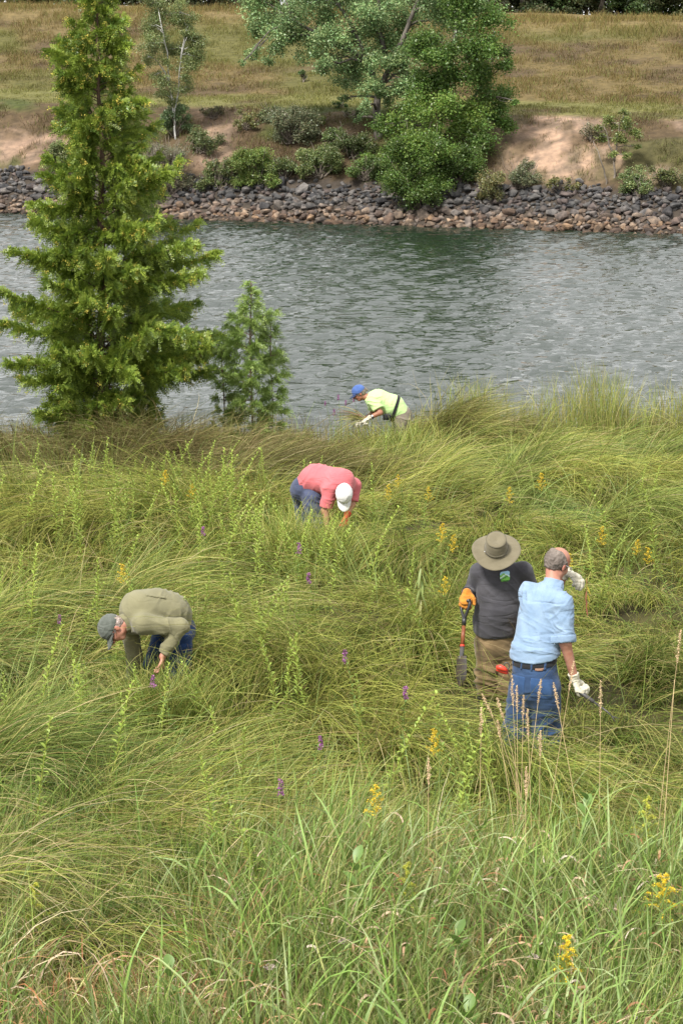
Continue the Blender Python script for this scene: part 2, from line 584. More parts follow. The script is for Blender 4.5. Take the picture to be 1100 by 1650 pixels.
g1 = merge([tufts([(-.30, 21.9, .28, 900, .78, 35), (-.55, 22.1, .2, 500, .8, 40), (-.05, 21.8, .2, 350, .6, 30), (.95, 32.0, .32, 900, .8, 35), (.55, 31.9, .3, 500, .6, 30),
                   (-1.3, 16.5, .26, 900, .68, 32), (-1.6, 16.5, .2, 350, .5, 30), (-1.42, 16.58, .10, 260, .62, 40), (1.35, 14.55, .25, 500, .6, 30), (1.7, 14.6, .2, 300, .55, 30)]),
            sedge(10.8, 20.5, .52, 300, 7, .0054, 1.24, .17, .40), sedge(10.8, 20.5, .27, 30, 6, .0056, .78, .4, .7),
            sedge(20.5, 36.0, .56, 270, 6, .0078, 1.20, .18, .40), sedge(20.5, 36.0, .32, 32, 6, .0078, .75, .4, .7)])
tag(g1.build('meadow_grass', M_GRASS), kind='stuff')
print('sedge verts', g1.n)
del g1

# the near bank: coarser, more upright mixed grasses
mb = MB()
def coarse(n, y0, y1, L0, w0, e1d, cols, K=6, cl=.12, seed=1, eb=(80, 7), pw=1.3):
    nt_ = max(n // 9, 1)
    cy_ = RNG.uniform(y0, y1, nt_)
    cx = RNG.uniform(-1, 1, nt_) * (cy_ * .167 + .7)
    keep = fbm(cx * 1.3, cy_ * 1.3, 0, 200 + seed, 2) > .40
    cx, cy_ = cx[keep], cy_[keep]
    idx = np.repeat(np.arange(len(cx)), RNG.integers(5, 14, len(cx)))
    m_ = len(idx)
    x = cx[idx] + RNG.normal(0, cl, m_); y = cy_[idx] + RNG.normal(0, cl, m_)
    z = ground_z(x, y) - .02
    az = flow(x, y) + RNG.normal(0, 1.1, m_)
    L = L0 * RNG.uniform(.55, 1.15, m_) * (.3 + .7 * hollow(x, y))
    c = pick(cols, RNG.integers(0, len(cols), m_)) * RNG.uniform(.75, 1.25, (m_, 1))
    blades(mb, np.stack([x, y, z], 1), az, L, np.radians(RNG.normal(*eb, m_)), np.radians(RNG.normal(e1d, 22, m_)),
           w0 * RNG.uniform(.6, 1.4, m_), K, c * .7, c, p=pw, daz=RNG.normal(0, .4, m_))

G1 = [[.25, .36, .08], [.33, .43, .11], [.16, .26, .05], [.40, .42, .15], [.28, .37, .15], [.11, .18, .04]]
coarse(24000, 8.2, 13.6, .52, .0062, 28, [[.31, .32, .09], [.25, .29, .07], [.36, .34, .12], [.44, .38, .18], [.17, .24, .05]], seed=1)
coarse(12000, 8.2, 12.9, .70, .0125, 50, G1, seed=2, cl=.08)
coarse(5200, 8.2, 12.6, .62, .019, 46, G1, seed=9, cl=.06, eb=(76, 9))
coarse(3200, 10.5, 14.2, .75, .010, 40, G1, seed=3)
coarse(2600, 8.2, 12.6, .85, .007, -5, [[.52, .40, .22], [.45, .34, .18], [.40, .22, .10], [.60, .50, .33]], seed=4)
coarse(11000, 8.2, 12.6, .75, .004, 45, [[.30, .30, .12], [.36, .32, .15], [.24, .28, .09]], seed=5)
for rx, rn in ((1, 2600),):
    coarse(rn, 8.2, 12.2, .62, .016, -60, [[.50, .30, .16], [.66, .50, .36], [.36, .16, .07], [.55, .38, .2]], seed=6, pw=3.2, K=8)
# tufts standing above the sedge further out
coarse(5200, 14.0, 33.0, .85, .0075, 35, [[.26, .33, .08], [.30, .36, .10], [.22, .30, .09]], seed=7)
n = 520      # dead leaves that have curled over and bleached
y = RNG.uniform(9.2, 12.6, n); x = (RNG.random(n) ** .6 * 1.25 - .25) * (y * .165) ; z = ground_z(x, y) + RNG.uniform(.12, .48, n)
c = pick([[.55, .34, .20], [.62, .46, .32], [.38, .18, .09], [.56, .36, .22], [.70, .60, .48]], RNG.integers(0, 5, n)) * RNG.uniform(.8, 1.15, (n, 1))
blades(mb, np.stack([x, y, z], 1), RNG.uniform(0, TAU, n), RNG.uniform(.09, .23, n), np.radians(RNG.normal(60, 15, n)), np.radians(RNG.normal(-95, 30, n)), RNG.uniform(.010, .022, n), 7, c, c, daz=RNG.normal(0, .8, n))
n = 750     # broad arching blades near the viewer
y = RNG.uniform(9.0, 12.8, n); x = (RNG.random(n) ** .55 * 1.7 - .7) * (y * .165); z = ground_z(x, y)
c = pick([[.26, .38, .11], [.34, .42, .18], [.20, .32, .07]], RNG.integers(0, 3, n)) * RNG.uniform(.8, 1.15, (n, 1))
blades(mb, np.stack([x, y, z], 1), RNG.uniform(0, TAU, n), RNG.uniform(.55, .90, n), np.radians(RNG.normal(82, 5, n)), np.radians(RNG.normal(12, 30, n)), RNG.uniform(.016, .030, n), 7, c * .8, c, p=2.2, daz=RNG.normal(0, .5, n))
tag(mb.build('bank_grass', leaf_mat('coarse_blades', transl=.27, vary=.18, nscale=1.5, gloss=.02)), kind='stuff')

# tall reeds standing along the near waterline
mb = MB()
for cx, wd_, hh, cnt in [(2.2, .45, .95, 420), (3.1, .3, .75, 200), (3.6, .35, .95, 260), (4.15, .35, 1.15, 420), (4.55, .25, 1.0, 200), (5.05, .3, .75, 180), (5.6, .4, .95, 320), (6.1, .4, .9, 300),
                         (1.5, .5, .55, 200), (.2, .6, .5, 200), (-1.2, .7, .5, 200), (-2.4, .6, .5, 150), (-5.0, .6, .45, 160), (3.2, 3.0, .55, 700), (7.2, .8, .9, 300)]:
    x = RNG.normal(cx, wd_ * .6, cnt); y = RNG.uniform(33.6, 35.4, cnt); z = ground_z(x, y) - .02
    cols = [[.34, .34, .10], [.26, .31, .07], [.40, .36, .14], [.22, .27, .07]] if hh > .6 else [[.24, .21, .08], [.30, .25, .10], [.2, .22, .06]]
    c = pick(cols, RNG.integers(0, len(cols), cnt)) * RNG.uniform(.75, 1.25, (cnt, 1))
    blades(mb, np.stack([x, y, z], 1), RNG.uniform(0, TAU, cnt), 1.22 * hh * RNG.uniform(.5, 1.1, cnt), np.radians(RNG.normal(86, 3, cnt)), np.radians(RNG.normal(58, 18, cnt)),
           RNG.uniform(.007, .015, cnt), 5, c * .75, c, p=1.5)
tag(mb.build('shoreline_reeds', M_GRASS), kind='stuff')

# dry grass and low scrub of the far bank
mb = MB()
n = 230000
y = RNG.uniform(78, 124, n); x = RNG.uniform(-1, 1, n) * (y * .168 + 2)
u = y - far_shore(x)
k = (u > 2.6) & (u < 39)
sm = sand_mask(x, y)
k &= RNG.random(n) > sm * .90
clump = fbm(x * .9, y * .9, 0, 301, 3)
k &= (clump + RNG.normal(0, .06, n) > np.where(u < 8, .5, .38))
x, y, u, clump = x[k], y[k], u[k], clump[k]; n = len(x)
z = ground_z(x, y) - .02
c = far_colour(x, y) * np.array([1.35, 1.35, 1.2]) * RNG.uniform(.75, 1.25, (n, 1))
gr = (RNG.random(n) < .18)[:, None]
c = np.where(gr, np.array([.17, .19, .06]) * RNG.uniform(.7, 1.2, (n, 1)), c)
hgt = (.11 + .16 * smoothstep(.4, .7, clump)) * RNG.uniform(.5, 1.5, n) * np.where(u > 30, 1.5, 1.0) * np.where((u > 7.6) & (u < 13), .6, 1)
blades(mb, np.stack([x, y, z], 1), RNG.uniform(0, TAU, n), hgt, np.radians(RNG.normal(80, 8, n)), np.radians(RNG.normal(35, 20, n)),
       RNG.uniform(.012, .034, n), 3, c * .85, c, p=1.2)
tag(mb.build('hillside_dry_grass', leaf_mat('dry_hill_grass', transl=.25, vary=.12, nscale=.4)), kind='stuff')

# ================================================================== trees and shrubs
_f, _th = 3437.0, math.atan(775 / 3437)
_c, _s = math.cos(_th), math.sin(_th)


def at(px, py, Y):
    """world point at distance Y that was measured at photo position (px, py)"""
    a = (px - 550) / _f; b = (825 - py) / _f
    t = Y / (_c + b * _s)
    return np.array([a * t, Y, CAM_Z + (-_s + b * _c) * t])


def ppm(Y):
    return _f / (Y * _c + 4 * _s)


def bark_mat(name, c1, c2, scale=9.0, stretch=(1, 1, .25)):
    return surf_mat(name, c1, c2, scale=scale, rough=.95, bump=.7, bscale=14, stretch=stretch, spec=.1, bdist=.02)


M_BARK = bark_mat('bark_grey', (.17, .15, .13), (.08, .07, .06))
M_BARK_BR = bark_mat('bark_brown', (.15, .10, .07), (.07, .05, .035), scale=14)
M_BIRCH = surf_mat('bark_white', (.45, .44, .41), (.18, .16, .14), scale=5, rough=.8, stretch=(1, 1, 3), lo=.33, hi=.45)
M_TWIG = surf_mat('dry_twigs', (.24, .20, .16), (.13, .11, .09), scale=6)
M_LEAF = leaf_mat('tree_leaves', transl=.30, vary=.12, nscale=.6, gloss=.04)


def leaf_quads(mb, P, size, cols, up=.35, asp=1.7):
    n = len(P)
    d = RNG.normal(size=(n, 3)); d[:, 2] *= .6; d /= np.linalg.norm(d, axis=1)[:, None]
    nn = RNG.normal(size=(n, 3)); nn[:, 2] += up * 2; s_ = np.cross(d, nn); s_ /= np.linalg.norm(s_, axis=1)[:, None] + 1e-9
    L = (size * RNG.uniform(.6, 1.3, n))[:, None]
    V = np.stack([P - d * L * .5, P + s_ * L / asp * .5, P + d * L * .5, P - s_ * L / asp * .5], 1).reshape(-1, 3)
    mb.add(V, np.arange(n * 4).reshape(-1, 4), None, np.repeat(cols, 4, axis=0))


def blob_leaves(mb, c, R, dens, size, col, var=.22, sub=9, squash=.8, hang=0.0):
    """one limb's worth of foliage: gaussian sub-clumps gathered round the limb end"""
    k = max(3, int(sub * RNG.uniform(.7, 1.3)))
    sc = RNG.normal(size=(k, 3)); sc /= np.linalg.norm(sc, axis=1)[:, None]
    sc *= (RNG.uniform(.25, 1.0, k) * R)[:, None]; sc[:, 2] *= squash
    n = int(24 * dens * R * R / (size * size))
    w = RNG.dirichlet(np.ones(k) * 3)
    idx = RNG.choice(k, n, p=w)
    g = RNG.normal(size=(n, 3)) * (R * .25)
    g[:, 2] *= .7
    P = np.asarray(c) + sc[idx] + g
    P[:, 2] -= hang * RNG.random(n) * R
    tone = RNG.uniform(1 - var, 1 + var, k)[idx] * RNG.uniform(.75, 1.25, n)
    cc = np.asarray(col)[None, :] * tone[:, None]
    cc[:, 0] *= RNG.uniform(.8, 1.25, n)
    leaf_quads(mb, P, size, cc)
    return np.asarray(c) + sc


def limb(mb, a, b, r0, r1, wob=.06, n=6, C=None, sag=0.0):
    a, b = np.asarray(a, float), np.asarray(b, float)
    t = np.linspace(0, 1, n)[:, None]
    L = np.linalg.norm(b - a)
    P = a + (b - a) * t + RNG.normal(size=(n, 3)) * wob * L * np.sin(t * math.pi) * .5
    P[:, 2] += sag * L * np.sin(t[:, 0] * math.pi)
    mb.tube(P, np.linspace(r0, r1, n), 6, C)
    return P


def broadleaf(name, label, cat, Y, stems, blobs, col, leaf, dens=1.6, bark=None, group=None, depth=.7, r0=.16, ysq=1.0, hang=.2, twigs=2, cvar=None, base_py=None, dshift=0.0):
    """stems: lists of (px,py) from the root up; blobs: (px, py, radius_px[, tone])"""
    k = ppm(Y)
    base = at(stems[0][0][0], stems[0][0][1], Y)
    root = empty(name, (float(base[0]), Y, float(ground_z(base[0], Y))))
    org = np.array(root.location)
    T = MB(); L = MB()
    allp = []
    for i, st in enumerate(stems):
        P = np.array([at(x, y, Y) for x, y in st]) - org
        if i == 0: P[0, 2] = -.15
        P[1:, 1] += RNG.normal(0, .12, len(P) - 1) * np.arange(1, len(P))
        if len(P) < 3: P = np.array([P[0], (P[0] + P[1]) / 2, P[1]])
        tt = np.linspace(0, 1, len(P) * 3)
        Pi = np.stack([np.interp(tt, np.linspace(0, 1, len(P)), P[:, j]) for j in range(3)], 1)
        Pi[1:-1] += RNG.normal(0, .02, Pi[1:-1].shape)
        rr = r0 * (.8 if i else 1)
        T.tube(Pi, np.linspace(rr, rr * .3, len(Pi)), 8)
        allp += [(p, rr * (1 - .7 * t_)) for p, t_ in zip(Pi, tt) if t_ > .12]
    AP = np.array([p for p, _ in allp]); AR = np.array([r for _, r in allp])
    for b in blobs:
        R = b[2] / k
        c = at(b[0], b[1], Y) - org
        c[1] = RNG.normal(dshift, depth)
        tone = b[3] if len(b) > 3 else 1.0
        cc = np.array(col if cvar is None or RNG.random() > .3 else cvar) * tone
        subs = blob_leaves(L, c, R, dens, leaf, cc, hang=hang)
        dist = np.linalg.norm(AP - c, axis=1) + np.where(AP[:, 2] > c[2] + .1, 1.5, 0)
        j = int(np.argmin(dist))
        q = limb(T, AP[j], c, min(AR[j] * .55, .07), .018, sag=.06)
        for s_ in subs[:twigs]:
            limb(T, q[3], s_, .014, .005, n=4)
    T.build('trunk', bark or M_BARK, root, smooth=True)
    L.build('crown', M_LEAF, root)
    tag(root, label, cat, group)
    return root


# grey-green poplar on the far bank
blobs = [(420, 20, 35), (400, -15, 35), (450, 60, 28), (410, 82, 15), (395, 98, 7), (470, 15, 38), (520, 30, 38), (500, 76, 26), (540, 95, 30), (560, 50, 38), (590, 15, 42),
         (590, 88, 36), (562, 128, 24), (556, 160, 11), (620, 55, 38), (650, 88, 36), (655, 25, 42), (690, 60, 32), (700, 5, 40), (640, 125, 24), (668, 118, 24),
         (715, 90, 18), (740, 30, 30), (770, 10, 32), (500, -40, 55), (600, -50, 65), (700, -55, 60), (430, -55, 45), (770, -45, 45), (615, 150, 12), (640, 100, 22), (575, 190, 9), (580, 108, 30), (628, 160, 14), (610, 25, 35), (480, 50, 30), (530, 60, 30), (450, 30, 30), (410, 40, 22), (520, 100, 20), (600, 130, 26), (650, 140, 24), (590, 165, 14), (430, 95, 12)]
broadleaf('poplar_tree', 'spreading grey-green poplar with a bare leaning trunk on the far bank', 'tree', 84.0,
          [[(609, 232), (606, 185), (609, 150), (625, 112), (650, 60), (680, -20), (700, -90)], [(609, 150), (590, 90), (560, 30), (520, -30)], [(625, 112), (612, 50), (605, -60)], [(600, 100), (540, 70), (470, 30)]],
          blobs, (.215, .315, .125), .095, dens=1.35, depth=.9, r0=.17, hang=.35)
# darker tree beside it
blobs = [(740, 15, 42), (785, 30, 32), (800, 75, 26), (755, 70, 42), (720, 120, 45), (775, 120, 38), (812, 105, 18), (790, 155, 32), (818, 198, 18), (745, 180, 45), (690, 170, 42), (800, 188, 22),
         (768, 215, 30), (722, 235, 42), (672, 220, 40), (645, 205, 28), (658, 160, 26), (690, 130, 32), (740, -30, 45), (690, 60, 35), (775, 250, 26), (790, 240, 18), (700, 250, 34), (640, 240, 26), (615, 200, 20), (612, 250, 22), (822, 160, 8), (700, 90, 30), (660, 250, 25)]
broadleaf('dark_green_tree', 'tall dense dark green tree just beyond the poplar trunk, reaching down to the rocks', 'tree', 82.3,
          [[(700, 300), (702, 240), (712, 170), (725, 100), (740, 20), (745, -60)], [(702, 240), (745, 180), (790, 120)]],
          blobs, (.105, .185, .036), .095, dens=1.9, depth=1.0, dshift=-.7, r0=.13, hang=.35, cvar=(.15, .24, .045))


def shrub(name, label, cat, px, py, rx, ry, Y, col, leaf=.07, dens=1.5, group=None, n=None, tw=(0.24, .2, .16), bark=None, hang=.1, sticks=5):
    k = ppm(Y)
    b0 = at(px, py, Y); gx0 = float(b0[0]); g = float(ground_z(gx0, Y))
    root = empty(name, (gx0, Y, g))
    T = MB(); L = MB()
    H = max(2 * ry / k * .55 + (b0[2] - g), .25)
    W = 1.22 * rx / k; H *= 1.08; hang = max(hang, .4)
    n = n or max(7, int(9 * W * H + 6))
    for i in range(n):
        c = np.array([RNG.uniform(-1, 1) * W * .72, RNG.uniform(-1, 1) * W * .5, RNG.uniform(.22, .86) * H])
        sh = 1 - .35 * (c[2] / H)
        c[0] *= sh
        blob_leaves(L, c, min(W, H) * RNG.uniform(.28, .46), dens, leaf, np.array(col) * RNG.uniform(.8, 1.2), hang=hang, sub=6)
        for _ in range(max(1, sticks // 3)):
            e = c + RNG.normal(0, .12, 3)
            limb(T, (RNG.normal(0, .12 * W), RNG.normal(0, .1), -.05), e, .018, .006, wob=.12)
    for _ in range(sticks):
        a = RNG.uniform(0, TAU); r = W * RNG.uniform(.3, 1.0)
        limb(T, (0, 0, -.05), (math.cos(a) * r, math.sin(a) * r * .6, H * RNG.uniform(.6, 1.12)), .012, .004, wob=.12)
    T.build('branches', bark or M_TWIG, root)
    L.build('foliage', M_LEAF, root)
    tag(root, label, cat, group)
    return root


G_BANK = 'shrubs along the far bank above the rocks'
YG, GG, DG, OG = (.17, .235, .055), (.17, .19, .10), (.085, .14, .04), (.16, .16, .06)
shrub('shrub', 'bright green bush spilling over the rocks under the dark green tree', 'bush', 672, 276, 54, 58, 79.6, (.098, .165, .032), dens=1.0, group=G_BANK, n=34, hang=.5)
shrub('shrub', 'lower bright green bush touching the rocks beside the poplar foot', 'bush', 738, 284, 42, 48, 80.4, (.092, .155, .032), dens=1.0, group=G_BANK, n=18, hang=.5)
shrub('shrub', 'yellow-green bush above the rocks, between grey brushwood and greyish willow', 'bush', 415, 268, 38, 27, 82.5, YG, group=G_BANK)
shrub('willow_bush', 'greyish-green open willow bush on the bank beside the yellow-green bush', 'bush', 470, 222, 40, 42, 84.8, GG, dens=.9, group=G_BANK, sticks=16)
shrub('shrub', 'olive bush at the rock edge between the willow bush and the poplar trunk', 'bush', 515, 275, 38, 34, 82.3, (.14, .185, .06), dens=1.3, group=G_BANK, sticks=8)
shrub('shrub', 'small round light green bush on the bare slope beyond the willow bush', 'bush', 513, 200, 13, 11, 85.8, YG, group=G_BANK, leaf=.06)
shrub('shrub', 'dark bush at the poplar foot', 'bush', 572, 255, 34, 36, 83.2, (.11, .145, .05), dens=1.2, group=G_BANK, sticks=10)
shrub('shrub', 'small dark green bush on the edge of the grassy bench', 'bush', 548, 178, 17, 13, 88.0, DG, group=G_BANK)
shrub('shrub', 'lone small dark bush out on the dry grass hillside', 'bush', 489, 120, 9, 6, 96.0, DG, group='bushes on the hillside')
shrub('willow_bush', 'feathery grey-green willow bush at the foot of the sand slope', 'bush', 838, 290, 30, 27, 79.4, GG, dens=1.0, group=G_BANK, sticks=18, leaf=.06)
shrub('shrub', 'low olive bush beside the feathery willow bush', 'bush', 795, 302, 28, 20, 79.0, OG, dens=1.0, group=G_BANK, sticks=8)
shrub('shrub', 'low spreading weeds and scrub at the base of the sand slope', 'bush', 905, 300, 40, 12, 78.8, (.17, .17, .06), dens=.9, group=G_BANK, sticks=10)
shrub('shrub', 'green bush at the foot of the small two-stemmed tree', 'bush', 1030, 298, 30, 20, 77.6, (.16, .21, .075), dens=1.3, group=G_BANK, sticks=8)
shrub('shrub', 'sparse dry bush by the sand at the edge of the photo', 'bush', 955, 215, 22, 14, 81.5, (.2, .19, .1), dens=.5, group=G_BANK, sticks=14)
shrub('shrub', 'low dark bush beyond the birch stems', 'bush', 330, 235, 40, 22, 85.0, (.12, .15, .055), dens=.8, group=G_BANK, sticks=8)
shrub('brushwood', 'grey leafless brushwood under the birch at the rock edge', 'bush', 268, 272, 42, 34, 83.2, (.17, .17, .10), dens=.45, group=G_BANK, sticks=60, leaf=.06)
shrub('shrub', 'green bush partly hidden behind the cedar', 'bush', 95, 252, 30, 18, 86.0, (.14, .18, .06), dens=1.1, group=G_BANK)
shrub('shrub', 'dark green leafy bush around the birch stems', 'bush', 285, 200, 26, 34, 86.6, (.10, .155, .06), dens=1.1, group=G_BANK)
shrub('shrub', 'thin yellowish bush between the birch and the willow bush', 'bush', 395, 190, 20, 14, 86.6, (.19, .2, .07), dens=.8, group=G_BANK)

for lab, x, y, rx, ry, Y, c_ in [('wide low green bush between the yellow-green bush and the birch', 355, 275, 30, 16, 83.0, (.13, .165, .055)), ('mid-green bush under the left limbs of the poplar', 545, 240, 30, 30, 84.2, (.12, .17, .055)),
                              ('dull green bush high on the bank above the willow bush', 440, 190, 26, 16, 87.0, (.13, .16, .06)), ('leafy green bush at the rocks below the poplar trunk', 590, 285, 34, 28, 81.6, (.11, .17, .045)),
                              ('olive bush between the yellow-green bush and the open willow bush', 455, 278, 26, 22, 82.6, (.12, .16, .05)), ('small green bush on the slope left of the poplar trunk', 565, 215, 22, 20, 86.0, (.10, .15, .045)),
                              ('low brushy growth at the rock tops near the frame-side sand', 1070, 285, 26, 14, 77.8, (.15, .17, .06)), ('brownish green scrub at the top of the bank beyond the birch', 345, 185, 26, 12, 88.0, (.13, .13, .06))]:
    shrub('shrub', lab, 'bush', x, y, rx, ry, Y, c_, group=G_BANK, dens=1.1, sticks=9)

# birch
broadleaf('birch_tree', 'slender birch with forked white stems and thin leaves on the far bank', 'tree', 86.2,
          [[(284, 250), (281, 190), (273, 130), (270, 80), (262, 35), (250, -10)], [(281, 190), (288, 140), (291, 95), (303, 60)], [(273, 130), (255, 100), (236, 86)], [(291, 95), (300, 40), (285, 5)]],
          [(255, 45, 26), (285, 75, 26), (300, 100, 24), (270, 130, 22), (290, 20, 24), (310, 60, 22), (250, 0, 24), (268, 22, 24), (296, 30, 22), (318, 75, 20), (245, 70, 22), (300, 140, 18), (262, 150, 16), (285, 30, 14), (300, 50, 14), (308, 85, 17), (322, 92, 11), (240, 92, 15), (262, 62, 15), (250, 120, 12), (300, 125, 13), (280, 160, 16), (268, 100, 14), (310, 108, 10), (240, 40, 12), (318, 60, 8)],
          (.19, .235, .085), .06, dens=1.1, bark=M_BIRCH, r0=.040, depth=.3, hang=.25, twigs=3)
# small tree by the sand
broadleaf('small_tree', 'small thin tree with two stems, one white, beside the sand slope', 'tree', 78.7,
          [[(990, 322), (989, 285), (990, 250), (1000, 205), (1004, 185)], [(976, 320), (975, 285), (966, 255), (955, 228)], [(990, 260), (978, 225), (972, 205)]],
          [(985, 200, 14), (1005, 198, 15), (1022, 212, 14), (998, 222, 14), (972, 222, 10), (1028, 236, 8), (985, 248, 9), (1010, 250, 8), (1002, 180, 8), (965, 205, 8)],
          (.17, .215, .06), .075, dens=1.7, bark=M_TWIG, r0=.05, depth=.35, hang=.15)

# woodland rim behind the hilltop
wl = [(-24.5, 139), (-21, 136), (-17.5, 141), (-14.2, 137), (-11.2, 140), (-8, 137), (-4.6, 139), (-1.4, 136), (2.0, 140), (5.4, 137), (8.6, 139.5), (11.4, 136), (14.4, 140), (17.0, 136.5), (19.9, 139), (22.6, 136), (25.4, 140)]
wc = [(.08, .10, .04), (.06, .10, .03), (.10, .11, .05)]
wl += [(x + 1.6, y + 2.5) for x, y in wl[:-1]] + [(10.0, 137.5), (13.0, 137.2), (-6.4, 137.0), (3.8, 137), (7.0, 137), (-10, 136.5), (16, 136), (18.4, 136.5), (17.2, 138.5), (21.2, 137), (-19, 137), (-12.8, 138)]
for i, (x, y) in enumerate(wl):
    g = float(ground_z(x, y)) - .1
    root = empty('woodland_tree', (x, y, g))
    L = MB(); T = MB()
    c0 = np.array(wc[i % 3]) if i != 14 else np.array((.10, .20, .03))
    H = RNG.uniform(3.6, 4.6)
    for j in range(3):
        T.tube([(RNG.normal(0, .3), 0, -.2), (RNG.normal(0, .4), 0, H * .5), (RNG.normal(0, .8), 0, H * .85)], [.13, .09, .03], 6)
    for j in range(26):
        blob_leaves(L, (RNG.uniform(-2.0, 2.0), RNG.uniform(-1.2, 1.2), RNG.uniform(.1, H)), RNG.uniform(.6, .95), 1.0, .17, c0 * RNG.uniform(.75, 1.3), sub=6)
    T.build('trunk', M_BARK, root); L.build('crown', M_LEAF, root)
    tag(root, 'one of the dark bushy trees in the wood behind the hilltop' if i != 14 else 'fresh bright green bushy tree in the dark wood behind the hilltop', 'tree', 'trees behind the hilltop')


# ------------------------------------------------------------------ white cedars on the near shore
M_CEDAR = leaf_mat('cedar_sprays', transl=.25, vary=.15, nscale=1.3, gloss=.04)


def cedar(name, label, px, base_py, Y, prof, nb, group=None, cones=0, trunk_r=.07, lean=None, cols=((.185, .260, .036), (.255, .325, .048), (.110, .180, .030)), gap=1.0, leaf=.042, rmul=1.0, extra=()):
    k = ppm(Y)
    b0 = at(px, base_py, Y)
    g = float(ground_z(b0[0], Y))
    root = empty(name, (float(b0[0]), Y, g))
    zs = np.array([at(px, p_[0], Y)[2] - g for p_ in prof])[::-1]
    lf = np.array([p_[1] for p_ in prof])[::-1] / k
    rt = np.array([p_[2] for p_ in prof])[::-1] / k
    H = zs[-1]
    tz = np.linspace(-.1, H, 16)
    lx = np.interp(tz, [0, H], [0, 0]) if lean is None else np.interp(tz, np.linspace(0, H, len(lean)), np.array(lean) / k)
    TP = np.stack([lx + .015 * np.sin(tz * 3), .02 * np.cos(tz * 2.3), tz], 1)
    T = MB(); T.tube(TP, np.linspace(trunk_r, .008, 16), 8)
    T.build('trunk', M_BARK_BR, root, smooth=True)
    B = MB(); S = MB(); K_ = MB()
    bl = []
    for i in range(nb):
        z = H * ((i + RNG.random()) / nb) ** 1.12 * .985 + .05
        az = i * 2.399 + RNG.normal(0, .5)
        ca = math.cos(az)
        R = np.interp(z, zs, rt if ca > 0 else lf)
        # the silhouette is the outline: branches pointing at the viewer get the mean reach
        R = (abs(ca) * R + (1 - abs(ca)) * .5 * (np.interp(z, zs, rt) + np.interp(z, zs, lf))) * rmul
        R *= RNG.choice([.45, .75, .98, 1.10], p=[.25 * gap, .3, .33, .37 - .25 * gap])
        bl.append((z, az, R))
    for (z, az, R) in extra: bl.append((z, az, R))
    for z, az, R in bl:
        ca, sa = math.cos(az), math.sin(az)
        n = max(5, int(R / .10))
        t = np.linspace(0, 1, n)
        rise = .30 + .35 * z / H + RNG.normal(0, .20)
        tx = np.interp(z, TP[:, 2], TP[:, 0])
        Z = z + R * (rise * t - .35 * t ** 2 + .18 * t ** 4) - R * .12
        P = np.stack([tx + ca * R * t, sa * R * t, Z], 1) + RNG.normal(0, .015, (n, 3)) * t[:, None]
        B.tube(P, np.linspace(.006 + .006 * R, .002, n), 5, caps=False)
        # branchlets
        m_ = int(R / .0095) + 6
        tb = RNG.uniform(.18, 1.0, m_) ** .8
        tb[:3] = (.97, 1.0, .92)
        pb = np.stack([np.interp(tb, t, P[:, j]) for j in range(3)], 1)
        for q in range(m_):
            side = RNG.choice([-1, 1]); sp = side * RNG.uniform(.35, 1.1) if q > 1 else RNG.normal(0, .2)
            a2 = az + sp
            l2 = (.16 + .26 * (1 - tb[q])) * RNG.uniform(.6, 1.25) * min(1, .55 + R * .55)
            el = RNG.normal(.12, .55)
            d = np.array([math.cos(a2) * math.cos(el), math.sin(a2) * math.cos(el), math.sin(el)])
            # flat fan: leaflets alternate in a tilted plane, the whole spray droops
            nl = max(5, int(l2 / .014))
            tt = np.linspace(.05, 1, nl)
            W = np.cross(d, RNG.normal(size=3) * .55 + np.array([sa, -ca, .3])); W /= np.linalg.norm(W)
            sg = np.where(np.arange(nl) % 2, 1.0, -1.0)[:, None]
            ctr = pb[q] + d * (tt * l2)[:, None]; ctr[:, 2] -= .25 * l2 * tt ** 2
            ll = leaf * (1.5 - .8 * tt) * RNG.uniform(.7, 1.3, nl)
            dirs = d * .75 + W * sg * .75 + RNG.normal(0, .22, (nl, 3))
            dirs /= np.linalg.norm(dirs, axis=1)[:, None]
            wv = np.cross(dirs, np.cross(d, W)) * 1.0
            wv /= np.linalg.norm(wv, axis=1)[:, None] + 1e-9
            a_ = ctr; b_ = ctr + dirs * ll[:, None] * .5 + wv * ll[:, None] * .24; c_ = ctr + dirs * ll[:, None]; e_ = ctr + dirs * ll[:, None] * .5 - wv * ll[:, None] * .24
            V = np.stack([a_, b_, c_, e_], 1).reshape(-1, 3)
            base = np.array(cols[RNG.choice(3, p=[.5, .3, .2])]) * RNG.uniform(.8, 1.2)
            S.add(V, np.arange(nl * 4).reshape(-1, 4), None, np.repeat(base * RNG.uniform(.85, 1.2, (nl, 1)), 4, axis=0))
            if cones and tb[q] > .6 and RNG.random() < cones * (.25 + 1.2 * (z / H) ** 1.5):
                nk = RNG.integers(8, 20)
                kp = ctr[-1] + RNG.normal(0, .022, (nk, 3))
                leaf_quads(K_, kp, .020, np.array([.56, .46, .10]) * RNG.uniform(.7, 1.15, (nk, 1)), asp=1.3)
    B.build('branches', M_BARK_BR, root)
    S.build('foliage', M_CEDAR, root)
    if K_.n: K_.build('seed_cones', leaf_mat('cedar_cones', transl=.2), root)
    tag(root, label, 'tree', group)
    return root


